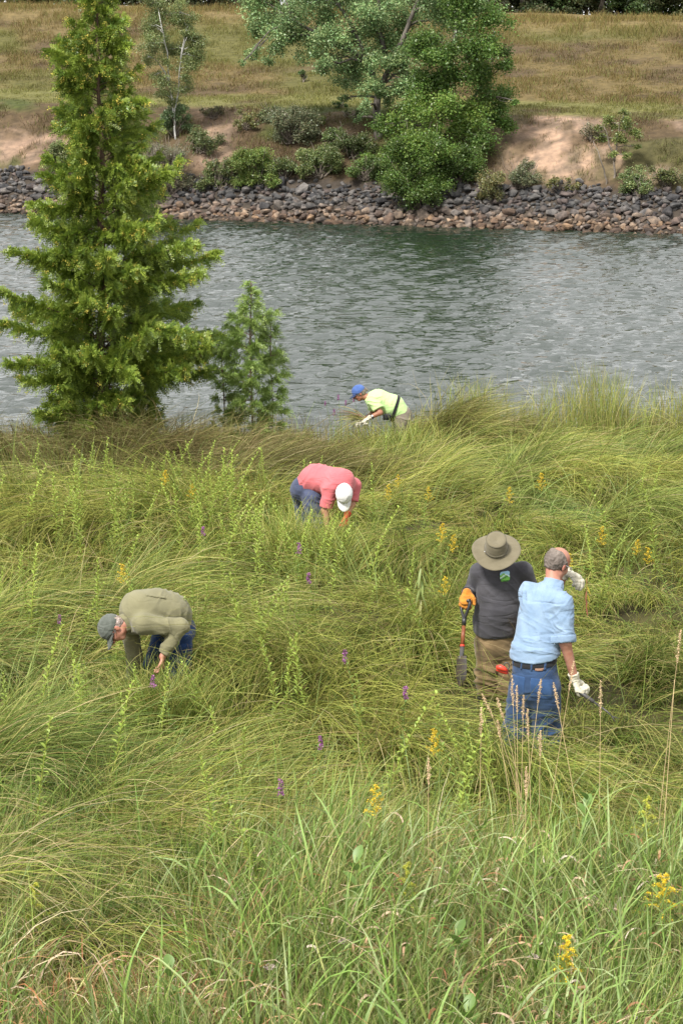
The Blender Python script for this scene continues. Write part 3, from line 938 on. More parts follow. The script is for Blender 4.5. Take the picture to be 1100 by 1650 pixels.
cedar('cedar_tree', 'tall bright green cedar with yellow cones standing on the near shore', 168, 662, 34.0,
      [(-75, 8, 8), (-40, 20, 18), (0, 38, 34), (45, 36, 44), (90, 66, 46), (115, 80, 52), (150, 58, 66), (210, 70, 92), (260, 66, 88), (300, 96, 116), (345, 108, 134),
       (385, 105, 135), (410, 142, 152), (450, 125, 176), (500, 176, 180), (545, 168, 176), (590, 145, 172), (625, 125, 135), (655, 95, 90)],
      280, cones=.13, trunk_r=.085, lean=[0, -2, 2, 6, 4, 2], gap=.9)
cedar('cedar_sapling', 'young thin cedar standing apart on the shore beyond the tall cedar', 405, 648, 34.2,
      [(455, 4, 4), (500, 26, 26), (540, 44, 46), (580, 60, 52), (620, 60, 52), (645, 40, 40)], 60, cones=.0, trunk_r=.018, leaf=.034, gap=1.0, cols=((.20, .29, .07), (.26, .35, .09), (.15, .23, .05)), group='cedar saplings on the shore')
cedar('cedar_sapling', 'low cedar sapling between the tall cedar and the young thin cedar', 360, 650, 34.3,
      [(560, 5, 5), (590, 24, 20), (620, 32, 26), (642, 24, 24)], 26, trunk_r=.012, leaf=.034, cols=((.20, .29, .07), (.26, .35, .09), (.15, .23, .05)), group='cedar saplings on the shore')
cedar('cedar_sapling', 'small cedar sapling close by the young thin cedar on its far side', 438, 650, 34.4,
      [(520, 5, 5), (560, 20, 20), (600, 28, 26), (642, 24, 24)], 28, trunk_r=.012, leaf=.034, cols=((.20, .29, .07), (.26, .35, .09), (.15, .23, .05)), group='cedar saplings on the shore')

# ================================================================== riprap
import bmesh
m, nt, out = new_mat('riprap_stone')
p = N(nt, 'ShaderNodeBsdfPrincipled', Roughness=.9)
tc = N(nt, 'ShaderNodeNewGeometry'); no = N(nt, 'ShaderNodeTexNoise', Scale=5.0, Detail=6.0)
cr = N(nt, 'ShaderNodeValToRGB')
cr.color_ramp.elements[0].position = .38; cr.color_ramp.elements[0].color = (.55, .55, .57, 1)
cr.color_ramp.elements[1].position = .66; cr.color_ramp.elements[1].color = (1.5, 1.45, 1.4, 1)
oi = N(nt, 'ShaderNodeObjectInfo'); vc = N(nt, 'ShaderNodeVertexColor', layer_name='Col')
m1 = N(nt, 'ShaderNodeVectorMath', operation='MULTIPLY'); m2 = N(nt, 'ShaderNodeVectorMath', operation='MULTIPLY')
nt.links.new(tc.outputs['Position'], no.inputs['Vector']); nt.links.new(no.outputs['Fac'], cr.inputs[0])
nt.links.new(cr.outputs[0], m1.inputs[0]); nt.links.new(oi.outputs['Color'], m1.inputs[1])
nt.links.new(m1.outputs[0], m2.inputs[0]); nt.links.new(vc.outputs[0], m2.inputs[1])
nt.links.new(m2.outputs[0], p.inputs['Base Color'])
b = N(nt, 'ShaderNodeBump', Strength=.6, Distance=.03); n2 = N(nt, 'ShaderNodeTexNoise', Scale=22.0, Detail=3.0)
nt.links.new(tc.outputs['Position'], n2.inputs['Vector']); nt.links.new(n2.outputs['Fac'], b.inputs['Height']); nt.links.new(b.outputs[0], p.inputs['Normal'])
nt.links.new(p.outputs[0], out.inputs[0])
M_ROCK = m
protos = []
for i in range(16):
    bm = bmesh.new()
    k = RNG.integers(10, 20)
    pts = RNG.normal(size=(k, 3)); pts /= np.linalg.norm(pts, axis=1)[:, None]
    pts *= np.array([1, RNG.uniform(.65, .95), RNG.uniform(.5, .8)]) * RNG.uniform(.8, 1.1, (k, 1)) * .5
    for q in pts: bm.verts.new(q)
    r = bmesh.ops.convex_hull(bm, input=bm.verts)
    bmesh.ops.delete(bm, geom=[g_ for g_ in r['geom_interior'] if isinstance(g_, bmesh.types.BMVert)], context='VERTS')
    bmesh.ops.bevel(bm, geom=bm.edges[:], offset=.010, segments=1, affect='EDGES')
    bmesh.ops.triangulate(bm, faces=bm.faces[:])
    V = np.array([v.co[:] for v in bm.verts]); F = np.array([[v.index for v in f.verts] for f in bm.faces])
    bm.free()
    me = mesh_obj('rock', V, F, M_ROCK, None, np.ones((len(V), 3)))
    protos.append((me.data, V, F))
    bpy.data.objects.remove(me)
items = []
for row in range(19):
    u0 = -.25 + row * .135
    x = -19.0
    while x < 19:
        sz = RNG.choice([.13, .19, .27, .40], p=[.30, .36, .25, .09]) * RNG.uniform(.85, 1.2)
        xx = x + RNG.normal(0, .05); yy = float(far_shore(xx)) + u0 + RNG.normal(0, .08) + .35 * (float(vnoise(xx * .7, 0, 0, 77)) - .5) * (row / 12)
        g = float(ground_z(xx, yy))
        if u0 < 2.0 or RNG.random() < .35:
            items.append((xx, yy, g + sz * RNG.uniform(-.10, .36), sz, u0))
        x += sz * RNG.uniform(.6, .95)
inview = [i for i in items if abs(i[0]) < i[1] * .1585]
big = set(sorted(inview, key=lambda i: -i[3])[:298])
ST = MB()
for it in items:
    x, y, z, sz, u0 = it
    wet = float(smoothstep(.75, .15, z + RNG.normal(0, .10)))
    dark = np.array(random.choice([(.07, .07, .07), (.10, .097, .093), (.16, .15, .142), (.045, .045, .048), (.11, .088, .08)]))
    tan = np.array(random.choice([(.25, .165, .10), (.19, .12, .075), (.30, .22, .155), (.14, .095, .07), (.20, .165, .14)]))
    c = (dark + (tan - dark) * wet) * .72
    if z < .12: c = c * .55
    rot = Matrix.Rotation(RNG.uniform(0, TAU), 3, 'Z') @ Matrix.Rotation(RNG.normal(.3, .5), 3, 'X')
    me, V, F = protos[RNG.integers(0, 16)]
    if it in big:
        o = bpy.data.objects.new('rock', me)
        COL.objects.link(o)
        o.location = (x, y, z); o.scale = (sz * 1.38, sz * 1.30, sz * 1.15); o.rotation_euler = rot.to_euler()
        o.color = (*c, 1)
        tag(o, 'angular riprap rock among many alike in the heap along the far waterline', 'rock', 'riprap rocks along the far shore')
    else:
        ST.add((V * sz * 1.42) @ np.array(rot).T + (x, y, z), None, F, c)
tag(ST.build('riprap_rubble', M_ROCK), kind='stuff')

# ================================================================== people: signed-distance bodies and clothes -> meshes
class SG:
    """a voxel grid holding a signed distance; primitives are blended in smoothly"""
    def __init__(s, lo, hi, res):
        s.res = res
        s.lo = np.asarray(lo, float)
        s.n = np.ceil((np.asarray(hi, float) - s.lo) / res).astype(int) + 1
        s.ax = [s.lo[i] + np.arange(s.n[i]) * res for i in range(3)]
        s.d = np.full(s.n, .15, dtype=np.float32)

    def sl(s, lo, hi):
        a = np.clip(np.floor((lo - s.lo) / s.res).astype(int), 0, s.n)
        b = np.clip(np.ceil((hi - s.lo) / s.res).astype(int) + 1, 0, s.n)
        return tuple(slice(a[i], b[i]) for i in range(3))

    def P(s, sl=(slice(None),) * 3):
        return np.stack(np.meshgrid(*[s.ax[i][sl[i]] for i in range(3)], indexing='ij'), -1)

    def blend(s, sl, v, k, op='u'):
        a = s.d[sl]
        if a.size == 0: return
        if op == 'u':
            if k <= 0: s.d[sl] = np.minimum(a, v); return
            h = np.clip(.5 + .5 * (a - v) / k, 0, 1)
            s.d[sl] = a * (1 - h) + v * h - k * h * (1 - h)
        else:       # subtract v
            s.d[sl] = np.maximum(a, -v)

    def rc(s, a, b, ra, rb, k=.03, front=None, flat=1.0, clip=None, op='u'):
        """rounded cone a-b; 'front' squashes the section along that axis; clip = [(point, normal)] keeps the side behind normal"""
        a, b = np.asarray(a, float), np.asarray(b, float)
        R = max(ra, rb) + .07
        sl = s.sl(np.minimum(a, b) - R, np.maximum(a, b) + R)
        P = s.P(sl)
        if P.size == 0: return
        pa = P - a; ba = b - a
        if front is not None:
            fv = np.asarray(front, float); fv = fv / np.linalg.norm(fv)
            q = (1 / flat - 1)
            pa = pa + (pa @ fv)[..., None] * fv * q; ba = ba + (ba @ fv) * fv * q
        h = np.clip((pa @ ba) / max(ba @ ba, 1e-9), 0, 1)
        v = np.linalg.norm(pa - h[..., None] * ba, axis=-1) - (ra + (rb - ra) * h)
        if clip:
            for c, n in clip:
                n = np.asarray(n, float); n = n / np.linalg.norm(n)
                v = np.maximum(v, (P - np.asarray(c)) @ n)
        s.blend(sl, v, k, op)

    def ell(s, c, rad, M, k=.02, op='u'):
        """ellipsoid; M rows = axes"""
        c = np.asarray(c, float); R = max(rad) + .05
        sl = s.sl(c - R, c + R); P = s.P(sl)
        if P.size == 0: return
        q = (P - c) @ np.asarray(M, float).T / np.asarray(rad)
        L = np.linalg.norm(q, axis=-1)
        s.blend(sl, (L - 1) * min(rad) * (.5 + .5 * np.mean(rad) / min(rad)), k, op)

    def cut(s, c, n):
        n = np.asarray(n, float); n = n / np.linalg.norm(n)
        s.d = np.maximum(s.d, (s.P() - np.asarray(c)) @ n)
        return s

    def copy(s):
        o = SG.__new__(SG); o.res, o.lo, o.n, o.ax = s.res, s.lo, s.n, s.ax
        o.d = s.d.copy()
        return o

    def mesh(s, name, mat, parent, fold=None, col=None):
        V, F = surface_nets(s.d, s.lo, s.res)
        if len(V) == 0:
            print('EMPTY', name); return None
        if fold is not None:
            A, B, C = V[F[:, 0]], V[F[:, 1]], V[F[:, 2]]
            fn = np.cross(B - A, C - A)
            nn = np.zeros_like(V)
            for i in range(4): np.add.at(nn, F[:, i], fn)
            nn /= np.linalg.norm(nn, axis=1)[:, None] + 1e-12
            V = V + nn * fold(V, nn)[:, None]
        c = np.ones((len(V), 3)) if col is None else col(V)
        return mesh_obj(name, V, F, mat, parent, c, True)


def surface_nets(d, lo, res):
    d = np.pad(d, 1, constant_values=.1)
    ins = d < 0
    nx, ny, nz = [n - 1 for n in d.shape]
    cnt = np.zeros((nx, ny, nz), np.int8)
    corners = [(i, j, k) for i in (0, 1) for j in (0, 1) for k in (0, 1)]
    for i, j, k in corners: cnt += ins[i:i + nx, j:j + ny, k:k + nz]
    act = np.argwhere((cnt > 0) & (cnt < 8))
    if len(act) == 0: return np.zeros((0, 3)), np.zeros((0, 4), int)
    idx = -np.ones((nx, ny, nz), np.int64); idx[tuple(act.T)] = np.arange(len(act))
    S = np.zeros((len(act), 3)); W = np.zeros(len(act))
    for a in corners:
        for ax in range(3):
            if a[ax]: continue
            b = list(a); b[ax] = 1
            va = d[tuple((act + a).T)]; vb = d[tuple((act + b).T)]
            m_ = (va < 0) != (vb < 0)
            t = np.where(m_, va / np.where(m_, va - vb, 1), 0)
            p_ = np.array(a, float)[None, :].repeat(len(act), 0); p_[:, ax] += t
            S += p_ * m_[:, None]; W += m_
    V = (act + S / W[:, None] - 1) * res + lo
    Fs = []
    for ax in range(3):
        o1, o2 = [(1, 2), (2, 0), (0, 1)][ax]
        sa = [slice(None)] * 3; sb = [slice(None)] * 3
        sa[ax] = slice(0, -1); sb[ax] = slice(1, None)
        A, B = ins[tuple(sa)], ins[tuple(sb)]
        e = np.argwhere(A != B)
        e = e[(e[:, o1] > 0) & (e[:, o2] > 0) & (e[:, o1] < d.shape[o1] - 1) & (e[:, o2] < d.shape[o2] - 1)]
        if not len(e): continue
        def g(a1, a2):
            q = e.copy(); q[:, o1] -= a1; q[:, o2] -= a2
            return idx[tuple(q.T)]
        f = np.stack([g(1, 1), g(0, 1), g(0, 0), g(1, 0)], 1)
        fl = ~A[tuple(e.T)]
        f[fl] = f[fl][:, ::-1]
        Fs.append(f)
    F = np.concatenate(Fs)
    F = F[(F >= 0).all(1)]
    return V, F


def unit(v):
    v = np.asarray(v, float); return v / np.linalg.norm(v)


def ridge(n):
    return 1 - np.abs(2 * n - 1)


def folds(*terms):
    """terms: (centre, radius, axis, freq_along, freq_across, amp, seed); crease lines run across 'axis'"""
    def f(V, nn):
        r = 0
        for c, R, ax, fa, fc, amp, seed in terms:
            ax = unit(ax); u = unit(np.cross(ax, (.3, .2, .9) if abs(ax[2]) < .8 else (1, .1, 0))); w = np.cross(ax, u)
            q = np.stack([V @ ax * fa, V @ u * fc, V @ w * fc], 1)
            wr = (vnoise(q[:, 0] * .35, q[:, 1] * .8, q[:, 2] * .8, seed + 5) - .5) * 2.2
            n1 = vnoise(q[:, 0] + wr, q[:, 1], q[:, 2], seed)
            m_ = np.exp(-np.sum((V - np.asarray(c)) ** 2, 1) / (R * R))
            r = r + 1.5 * amp * m_ * (ridge(n1) ** 3 - .3)
        return r
    return f


def cloth(name, c1, c2=None, scale=6, rough=.9, weave=420, bump=.25, lo=.3, hi=.7):
    """cloth colour with slow mottling plus a fine thread variation and creases in the bump"""
    m, nt, out = new_mat(name)
    p = N(nt, 'ShaderNodeBsdfPrincipled', Roughness=rough)
    p.inputs['Specular IOR Level'].default_value = .2
    p.inputs['Sheen Weight'].default_value = .15
    tc = N(nt, 'ShaderNodeTexCoord')
    c2 = c2 or tuple(x * .82 for x in c1)
    no = N(nt, 'ShaderNodeTexNoise', Scale=scale, Detail=5.0)
    n3 = N(nt, 'ShaderNodeTexNoise', Scale=weave, Detail=1.0)
    ad = N(nt, 'ShaderNodeMath', operation='MULTIPLY_ADD'); ad.inputs[1].default_value = .35
    cr = N(nt, 'ShaderNodeValToRGB')
    cr.color_ramp.elements[0].position = lo + .12; cr.color_ramp.elements[1].position = hi + .22
    cr.color_ramp.elements[0].color = (*c2, 1); cr.color_ramp.elements[1].color = (*c1, 1)
    n2 = N(nt, 'ShaderNodeTexNoise', Scale=26.0, Detail=3.0, Distortion=.6)
    b = N(nt, 'ShaderNodeBump', Strength=bump, Distance=.008)
    for n_ in (no, n3, n2): nt.links.new(tc.outputs['Object'], n_.inputs['Vector'])
    nt.links.new(n3.outputs['Fac'], ad.inputs[0]); nt.links.new(no.outputs['Fac'], ad.inputs[2])
    nt.links.new(ad.outputs[0], cr.inputs[0])
    at_ = N(nt, 'ShaderNodeVertexColor', layer_name='Col'); mu = N(nt, 'ShaderNodeVectorMath', operation='MULTIPLY')
    nt.links.new(cr.outputs[0], mu.inputs[0]); nt.links.new(at_.outputs[0], mu.inputs[1])
    nt.links.new(mu.outputs[0], p.inputs['Base Color'])
    w1 = N(nt, 'ShaderNodeTexNoise', Scale=1.0, Detail=1.5, Distortion=.5)
    mpw = N(nt, 'ShaderNodeMapping'); mpw.inputs['Scale'].default_value = (3.2, 3.2, 10.5); mpw.inputs['Rotation'].default_value = (.35, .55, .2)
    s1 = N(nt, 'ShaderNodeMath', operation='SUBTRACT'); s1.inputs[1].default_value = .5
    a1 = N(nt, 'ShaderNodeMath', operation='ABSOLUTE'); mn = N(nt, 'ShaderNodeMath', operation='MINIMUM'); mn.inputs[1].default_value = .09
    b2 = N(nt, 'ShaderNodeBump', Strength=min(1.0, bump * 2), Distance=.07)
    nt.links.new(tc.outputs['Object'], mpw.inputs[0]); nt.links.new(mpw.outputs[0], w1.inputs['Vector']); nt.links.new(w1.outputs['Fac'], s1.inputs[0]); nt.links.new(s1.outputs[0], a1.inputs[0])
    nt.links.new(a1.outputs[0], mn.inputs[0]); nt.links.new(mn.outputs[0], b2.inputs['Height'])
    nt.links.new(n2.outputs['Fac'], b.inputs['Height']); nt.links.new(b2.outputs[0], b.inputs['Normal']); nt.links.new(b.outputs[0], p.inputs['Normal'])
    nt.links.new(p.outputs[0], out.inputs[0])
    return m


def skin(name, c):
    m, nt, out = new_mat(name)
    p = N(nt, 'ShaderNodeBsdfPrincipled', Roughness=.55)
    p.inputs['Subsurface Weight'].default_value = .0
    tc = N(nt, 'ShaderNodeTexCoord'); no = N(nt, 'ShaderNodeTexNoise', Scale=22.0, Detail=4.0)
    cr = N(nt, 'ShaderNodeValToRGB')
    cr.color_ramp.elements[0].position = .3; cr.color_ramp.elements[1].position = .7
    cr.color_ramp.elements[0].color = (c[0] * .85, c[1] * .72, c[2] * .68, 1); cr.color_ramp.elements[1].color = (*c, 1)
    at_ = N(nt, 'ShaderNodeVertexColor', layer_name='Col'); mu = N(nt, 'ShaderNodeVectorMath', operation='MULTIPLY')
    nt.links.new(tc.outputs['Object'], no.inputs['Vector']); nt.links.new(no.outputs['Fac'], cr.inputs[0])
    nt.links.new(cr.outputs[0], mu.inputs[0]); nt.links.new(at_.outputs[0], mu.inputs[1])
    nt.links.new(mu.outputs[0], p.inputs['Base Color']); nt.links.new(p.outputs[0], out.inputs[0])
    return m


SK = skin('skin_light', (.46, .24, .16)); SK_R = skin('skin_ruddy', (.45, .225, .16)); SK_T = skin('skin_tanned', (.33, .15, .09))
C_BLACK = cloth('black_nylon', (.018, .018, .020), bump=.1)
C_CREAM = cloth('cream_knit_glove', (.60, .57, .46), (.40, .37, .28), scale=30)
M_HAIR_G = surf_mat('grey_brown_hair', (.20, .165, .14), (.12, .098, .083), scale=14, rough=.6, stretch=(1, 1, .3), bump=.5, bscale=90, lo=.4, hi=.62)
M_HAIR_W = surf_mat('white_hair', (.42, .36, .33), (.30, .22, .19), scale=30, rough=.6, bump=.4, bscale=90)
M_HAIR_B = surf_mat('brown_hair', (.14, .09, .06), (.07, .045, .03), scale=30, rough=.55, bump=.4, bscale=90)
M_SHOE = surf_mat('dark_leather', (.06, .045, .035), rough=.7)
M_STEEL = surf_mat('dark_painted_steel', (.035, .036, .04), (.07, .065, .06), scale=14, rough=.45, spec=.5)
M_PLASTIC = surf_mat('black_plastic', (.015, .015, .017), (.02, .02, .02), rough=.35, spec=.5)
M_METAL = surf_mat('bright_metal', (.6, .6, .6), (.45, .45, .45), rough=.3, spec=.8)
M_RED = surf_mat('red_plastic', (.75, .06, .03), (.6, .04, .02), rough=.4, spec=.5)


def basis(f, u):
    f = unit(f); u = unit(np.asarray(u, float) - f * np.dot(f, u)); r = np.cross(f, u)
    return np.array([r, f, u])          # rows: right, forward, up


def head_sdf(g, c, B, k=.02, neck=None):
    W = lambda x, y, z: np.asarray(c) + x * B[0] + y * B[1] + z * B[2]
    g.ell(W(0, -.006, .036), (.078, .098, .088), B, k)                 # cranium
    g.ell(W(0, .022, -.028), (.063, .072, .074), B, .03)               # face
    g.rc(W(-.022, .05, -.082), W(.022, .05, -.082), .022, .022, .025)   # chin
    g.rc(W(-.045, .01, -.06), W(.045, .01, -.06), .018, .018, .03)      # jaw
    g.rc(W(-.03, .082, .022), W(.03, .082, .022), .011, .011, .014)     # brow
    for s_ in (-1, 1):
        g.ell(W(s_ * .031, .096, .002), (.016, .012, .012), B, 0, 'sub')
        g.rc(W(s_ * .042, .070, -.022), W(s_ * .036, .076, -.030), .015, .014, .018)   # cheek
        g.ell(W(s_ * .080, -.008, -.006), (.008, .018, .030), B, .006)   # ear
        g.rc(W(s_ * .084, -.014, .014), W(s_ * .085, -.018, -.010), .006, .005, .004)
    g.rc(W(0, .088, .012), W(0, .112, -.022), .009, .014, .010)          # nose
    g.rc(W(-.012, .104, -.026), W(.012, .104, -.026), .008, .008, .006)
    g.rc(W(-.018, .087, -.052), W(.018, .087, -.052), .007, .007, .006)  # lips
    g.rc(W(-.020, .095, -.0535), W(.020, .095, -.0535), .002, .002, 0, op='sub')
    return W


def hand_sdf(g, w, d, pn, side, sc=1.0, curl=(.5, .6), th=.0105, spread=1.0, k=.008, palm=1.0, thumb_curl=.3):
    """w wrist, d direction of the hand, pn palm normal (fingers bend towards it), side = +1/-1 thumb side"""
    d = unit(d); pn = unit(np.asarray(pn, float) - d * np.dot(d, pn)); lat = np.cross(d, pn) * side
    w = np.asarray(w, float)
    g.rc(w + d * .005, w + d * .075 * sc, .029 * sc * palm, .038 * sc * palm, .02, front=pn, flat=.48)
    L = [.072, .082, .077, .060]
    for i, o in enumerate((.030, .010, -.010, -.029)):
        b = w + d * (.088 - .004 * abs(i - 1.3)) * sc + lat * o * sc * spread
        a1, a2 = curl[0] + i * .06, curl[0] + curl[1] + i * .08
        d1 = d * math.cos(a1) + pn * math.sin(a1) + lat * o * 1.2 * spread; d2 = d * math.cos(a2) + pn * math.sin(a2)
        d3 = d * math.cos(a2 + curl[1] * .7) + pn * math.sin(a2 + curl[1] * .7)
        p1 = b + d1 * L[i] * .5 * sc; p2 = p1 + d2 * L[i] * .32 * sc; p3 = p2 + d3 * L[i] * .22 * sc
        g.rc(b - d * .02, p1, th * 1.08 * sc, th * sc, k); g.rc(p1, p2, th * sc, th * .94 * sc, .004); g.rc(p2, p3, th * .94 * sc, th * .82 * sc, .004)
    b = w + d * .022 * sc + lat * .026 * sc
    t1 = b + (d * .6 + lat * .65 + pn * .3) * .040 * sc
    t2 = t1 + (d * .85 + lat * .2 + pn * (.2 + thumb_curl)) * .034 * sc
    g.rc(b, t1, th * 1.45 * sc, th * 1.15 * sc, .012); g.rc(t1, t2, th * 1.15 * sc, th * .92 * sc, .005)


def bbox(pts, m):
    P = np.array(pts); return P.min(0) - m, P.max(0) + m


def arm(g, a, b, c, r, k=.03, clip=None):
    g.rc(a, b, r[0], r[1], k, clip=clip[0] if clip else None)
    if c is not None: g.rc(b, c, r[1], r[2], k * .8, clip=clip[1] if clip else None)


def make_person(px, py, Y, label, J, front, lat, headf, headu, skinm, hands, neck_r=.058, fat=1.0):
    """J: joint name -> (px, py, dy) as measured; returns a context for the clothes"""
    b0 = at(px, py, Y)
    g0 = float(ground_z(b0[0], Y))
    org = np.array([b0[0], Y, g0])
    j = {k: at(v[0], v[1], Y + v[2]) - org for k, v in J.items()}
    front, lat = unit(front), unit(lat)
    HB = basis(headf, headu)
    lo, hi = bbox(list(j.values()), .24); lo[2] = -.08
    g = SG(lo, hi, .0065)
    g.rc(j['pelvis'], j['waist'], .145 * fat, .135 * fat, .05, front=front, flat=.72)
    g.rc(j['waist'], j['chest'], .135 * fat, .155, .05, front=front, flat=.72)
    g.rc(j['chest'], j['neck'], .13, .06, .05, front=front, flat=.75)
    g.rc(j['shL'], j['shR'], .055, .055, .05)
    for s_ in 'LR':
        arm(g, j['sh' + s_], j['el' + s_], j['wr' + s_], (.052, .043, .028))
        g.rc(j['hip' + s_], j['kn' + s_], .082, .058, .04)
        g.rc(j['kn' + s_], j['an' + s_], .056, .038, .03)
        a = j['an' + s_]; fdir = unit([front[0], front[1], 0]) if abs(front[2]) < .7 else unit([headf[0], headf[1], 0])
        if 'feet' in J: fdir = unit(J['feet'])
        g.rc(a + [0, 0, -.04], a + fdir * .13 + [0, 0, -.055], .036, .030, .03)
        if s_ in hands: hand_sdf(g, j['wr' + s_], *hands[s_])
    hc = j['head']
    g.rc(j['neck'], hc - HB[2] * .05 - HB[1] * .02, neck_r, neck_r * .92, .03)
    W = head_sdf(g, hc, HB)

    def colf(V):
        q = (V - hc) @ HB.T
        c = np.ones((len(V), 3))
        lip = np.exp(-((q[:, 2] + .053) / .008) ** 2 - ((q[:, 0]) / .022) ** 2) * (q[:, 1] > .07)
        c *= 1 - lip[:, None] * np.array([.1, .4, .35])
        nose = np.exp(-np.sum((q - [0, .11, -.02]) ** 2, 1) / .0005) + np.exp(-np.sum((np.abs(q) * [1, 1, 1] - [.085, .01, .006]) ** 2, 1) / .0008)
        c *= 1 - nose[:, None] * np.array([0, .18, .16])
        return c
    body = g.mesh('person', skinm, None, col=colf)
    body.location = org
    for s_ in (-1, 1):
        E_ = MB(); th = np.linspace(0, math.pi, 7); 
        e = W(s_ * .031, .086, .002)
        E_.tube([e - HB[1] * .009, e - HB[1] * .004, e + HB[1] * .002, e + HB[1] * .0055], [.006, .0105, .0095, .004], 10, (.8, .78, .75))
        E_.tube([e + HB[1] * .004, e + HB[1] * .0068], [.0052, .0035], 8, (.05, .04, .04))
        E_.build('eye', M_EYE, body, True)
    tag(body, label, 'person')
    return dict(o=body, j=j, front=front, lat=lat, HB=HB, W=W, org=org, hc=hc)


M_EYE = surf_mat('eye', (1, 1, 1), (1, 1, 1), rough=.2, vcol=True, spec=.5)


def grid_for(p, names, m, res=.0075):
    lo, hi = bbox([p['j'][n] for n in names], m)
    return SG(lo, hi, res)


def torso_sdf(p, g, rp, rw, rch, rs, flat=.78, belly=None, clip=None):
    j, f = p['j'], p['front']
    g.rc(j['pelvis'], j['waist'], rp, rw, .06, front=f, flat=flat, clip=clip)
    g.rc(j['waist'], j['chest'], rw, rch, .07, front=f, flat=flat)
    g.rc(j['chest'], j['neck'], rch * .88, .075, .06, front=f, flat=.82)
    g.rc(j['shL'] , j['shR'], rs, rs, .07)
    if belly: g.ell(j['waist'] * .6 + j['chest'] * .4 + f * belly[0], (belly[1],) * 3, np.eye(3), .07)


def legs_sdf(p, g, rh, rk, ra, top, n, rp=.165, rw=.155, flat=.8, sides='LR', foot=.03):
    j, f = p['j'], p['front']
    g.rc(j['pelvis'], j['waist'], rp, rw, .05, front=f, flat=flat)
    for s_ in sides:
        g.rc(j['hip' + s_], j['kn' + s_], rh, rk, .035)
        e = j['an' + s_] + (j['kn' + s_] - j['an' + s_]) * foot
        g.rc(j['kn' + s_], e, rk, ra, .03, clip=[(e, j['an' + s_] - j['kn' + s_])])
    g.cut(top, n)


def cap_parts(p, mat, up=.0, brim_len=.075, back_open=False, brim_mat=None, tilt=0.0):
    HB, W, o = p['HB'], p['W'], p['o']
    g = SG(p['hc'] - .17, p['hc'] + .17, .005)
    g.ell(W(0, -.006, .040), (.090, .110, .098), HB, 0)
    g.ell(W(0, -.006, .036), (.080, .100, .089), HB, 0, 'sub')
    cut_c = W(0, .09, .028 + up); back_c = W(0, -.10, .004 + up)
    nn = np.cross(HB[0], unit(cut_c - back_c)); nn = nn if np.dot(nn, HB[2]) < 0 else -nn
    g.cut((cut_c + back_c) / 2, nn)
    if back_open:
        g.ell(W(0, -.112, .018), (.035, .03, .026), HB, 0, 'sub')
    g.mesh('cap_crown', mat, o, fold=folds((p['hc'], .5, HB[2], 30, 12, .003, 3)))
    b = MB(); nu, nv = 17, 7
    top, bot = [], []
    for iv in range(nv):
        v = iv / (nv - 1)
        for iu in range(nu):
            a = (iu / (nu - 1) - .5) * 2 * 1.15
            base = np.array([math.sin(a) * .088, math.cos(a) * .108 - .006])
            out_ = brim_len * v * math.cos(a * .95) ** .6 if abs(a) < 1.15 else 0
            x = base[0] * (1 - .06 * v); y = base[1] + out_
            z = .032 + up - .9 * x * x / .1 * .22 - .20 * out_ - tilt * out_
            top.append(W(x, y, z)); bot.append(W(x, y, z - .004))
    F = grid_faces(nu, nv); n = nu * nv
    Q = list(F) + [tuple(int(i) + n for i in f[::-1]) for f in F]
    edge = [i for i in range(nu)] + [nu * k + nu - 1 for k in range(1, nv)] + [n - 1 - i for i in range(1, nu)] + [nu * k for k in range(nv - 2, 0, -1)]
    for q in range(len(edge)):
        a, c = edge[q], edge[(q + 1) % len(edge)]
        Q.append((a, a + n, c + n, c))
    b.add(top + bot, Q)
    b.build('cap_brim', brim_mat or mat, o, True)
    k_ = MB(); tpt = W(0, -.006, .139); k_.tube([tpt - HB[2] * .004, tpt + HB[2] * .003], [.008, .005], 8); k_.build('cap_button', mat, o, True)


def hair_part(p, mat, keep, off=.010, name='hair', zlo=-.02, yhi=.055, extra=None):
    HB, W, o = p['HB'], p['W'], p['o']
    g = SG(p['hc'] - .15, p['hc'] + .15, .005)
    g.ell(W(0, -.010, .032), (.078 + off, .096 + off, .088 + off), HB, 0)
    g.rc(W(0, -.045, -.01), W(0, -.05, -.06), .062 + off * .6, .045, .02)
    if extra: extra(g, W)
    P = g.P() - p['hc']; q = P @ HB.T
    g.d = np.maximum(g.d, keep(q[..., 0], q[..., 1], q[..., 2]).astype(np.float32))
    return g.mesh(name, mat, o, fold=folds((p['hc'], .5, HB[1], 70, 40, .004, 8), (p['hc'], .5, HB[2], 25, 50, .003, 9)))


def glove(p, s_, d, pn, side, mat, sc=1.05, curl=(.5, .6), cuff=.05, th=.0125, cuff_mat=None, **kw):
    j = p['j']; w = j['wr' + s_]
    g = SG(w - .24, w + .24, .0042)
    ax = unit(w - j['el' + s_])
    g.rc(w - ax * cuff, w + ax * .01, .041, .034, .01, clip=[(w - ax * cuff, -ax)])
    hand_sdf(g, w, d, pn, side, sc, curl, th, palm=1.08, **kw)
    return g.mesh('glove', mat, p['o'], fold=folds((w, .3, ax, 60, 30, .0035, 21)))


def sub_band(g, c, n, hw, off, name, mat, parent, clip=None):
    """a strap hugging garment g around plane (c, n)"""
    n = unit(n); q = g.copy()
    q.d = np.maximum(q.d - off, np.abs((q.P() - np.asarray(c)) @ n) - hw)
    if clip is not None:
        for c2, n2 in clip: q.cut(c2, n2)
    return q.mesh(name, mat, parent)


def patch(g, c, ax, half, off, name, mat, parent, col=None):
    """a piece lying on garment g inside an oriented box"""
    q = g.copy(); L = (q.P() - np.asarray(c)) @ np.array([unit(a) for a in ax]).T
    bx_ = np.max(np.abs(L) - np.array(half), axis=-1)
    q.d = np.maximum(q.d - off, bx_)
    return q.mesh(name, mat, parent, col=col)


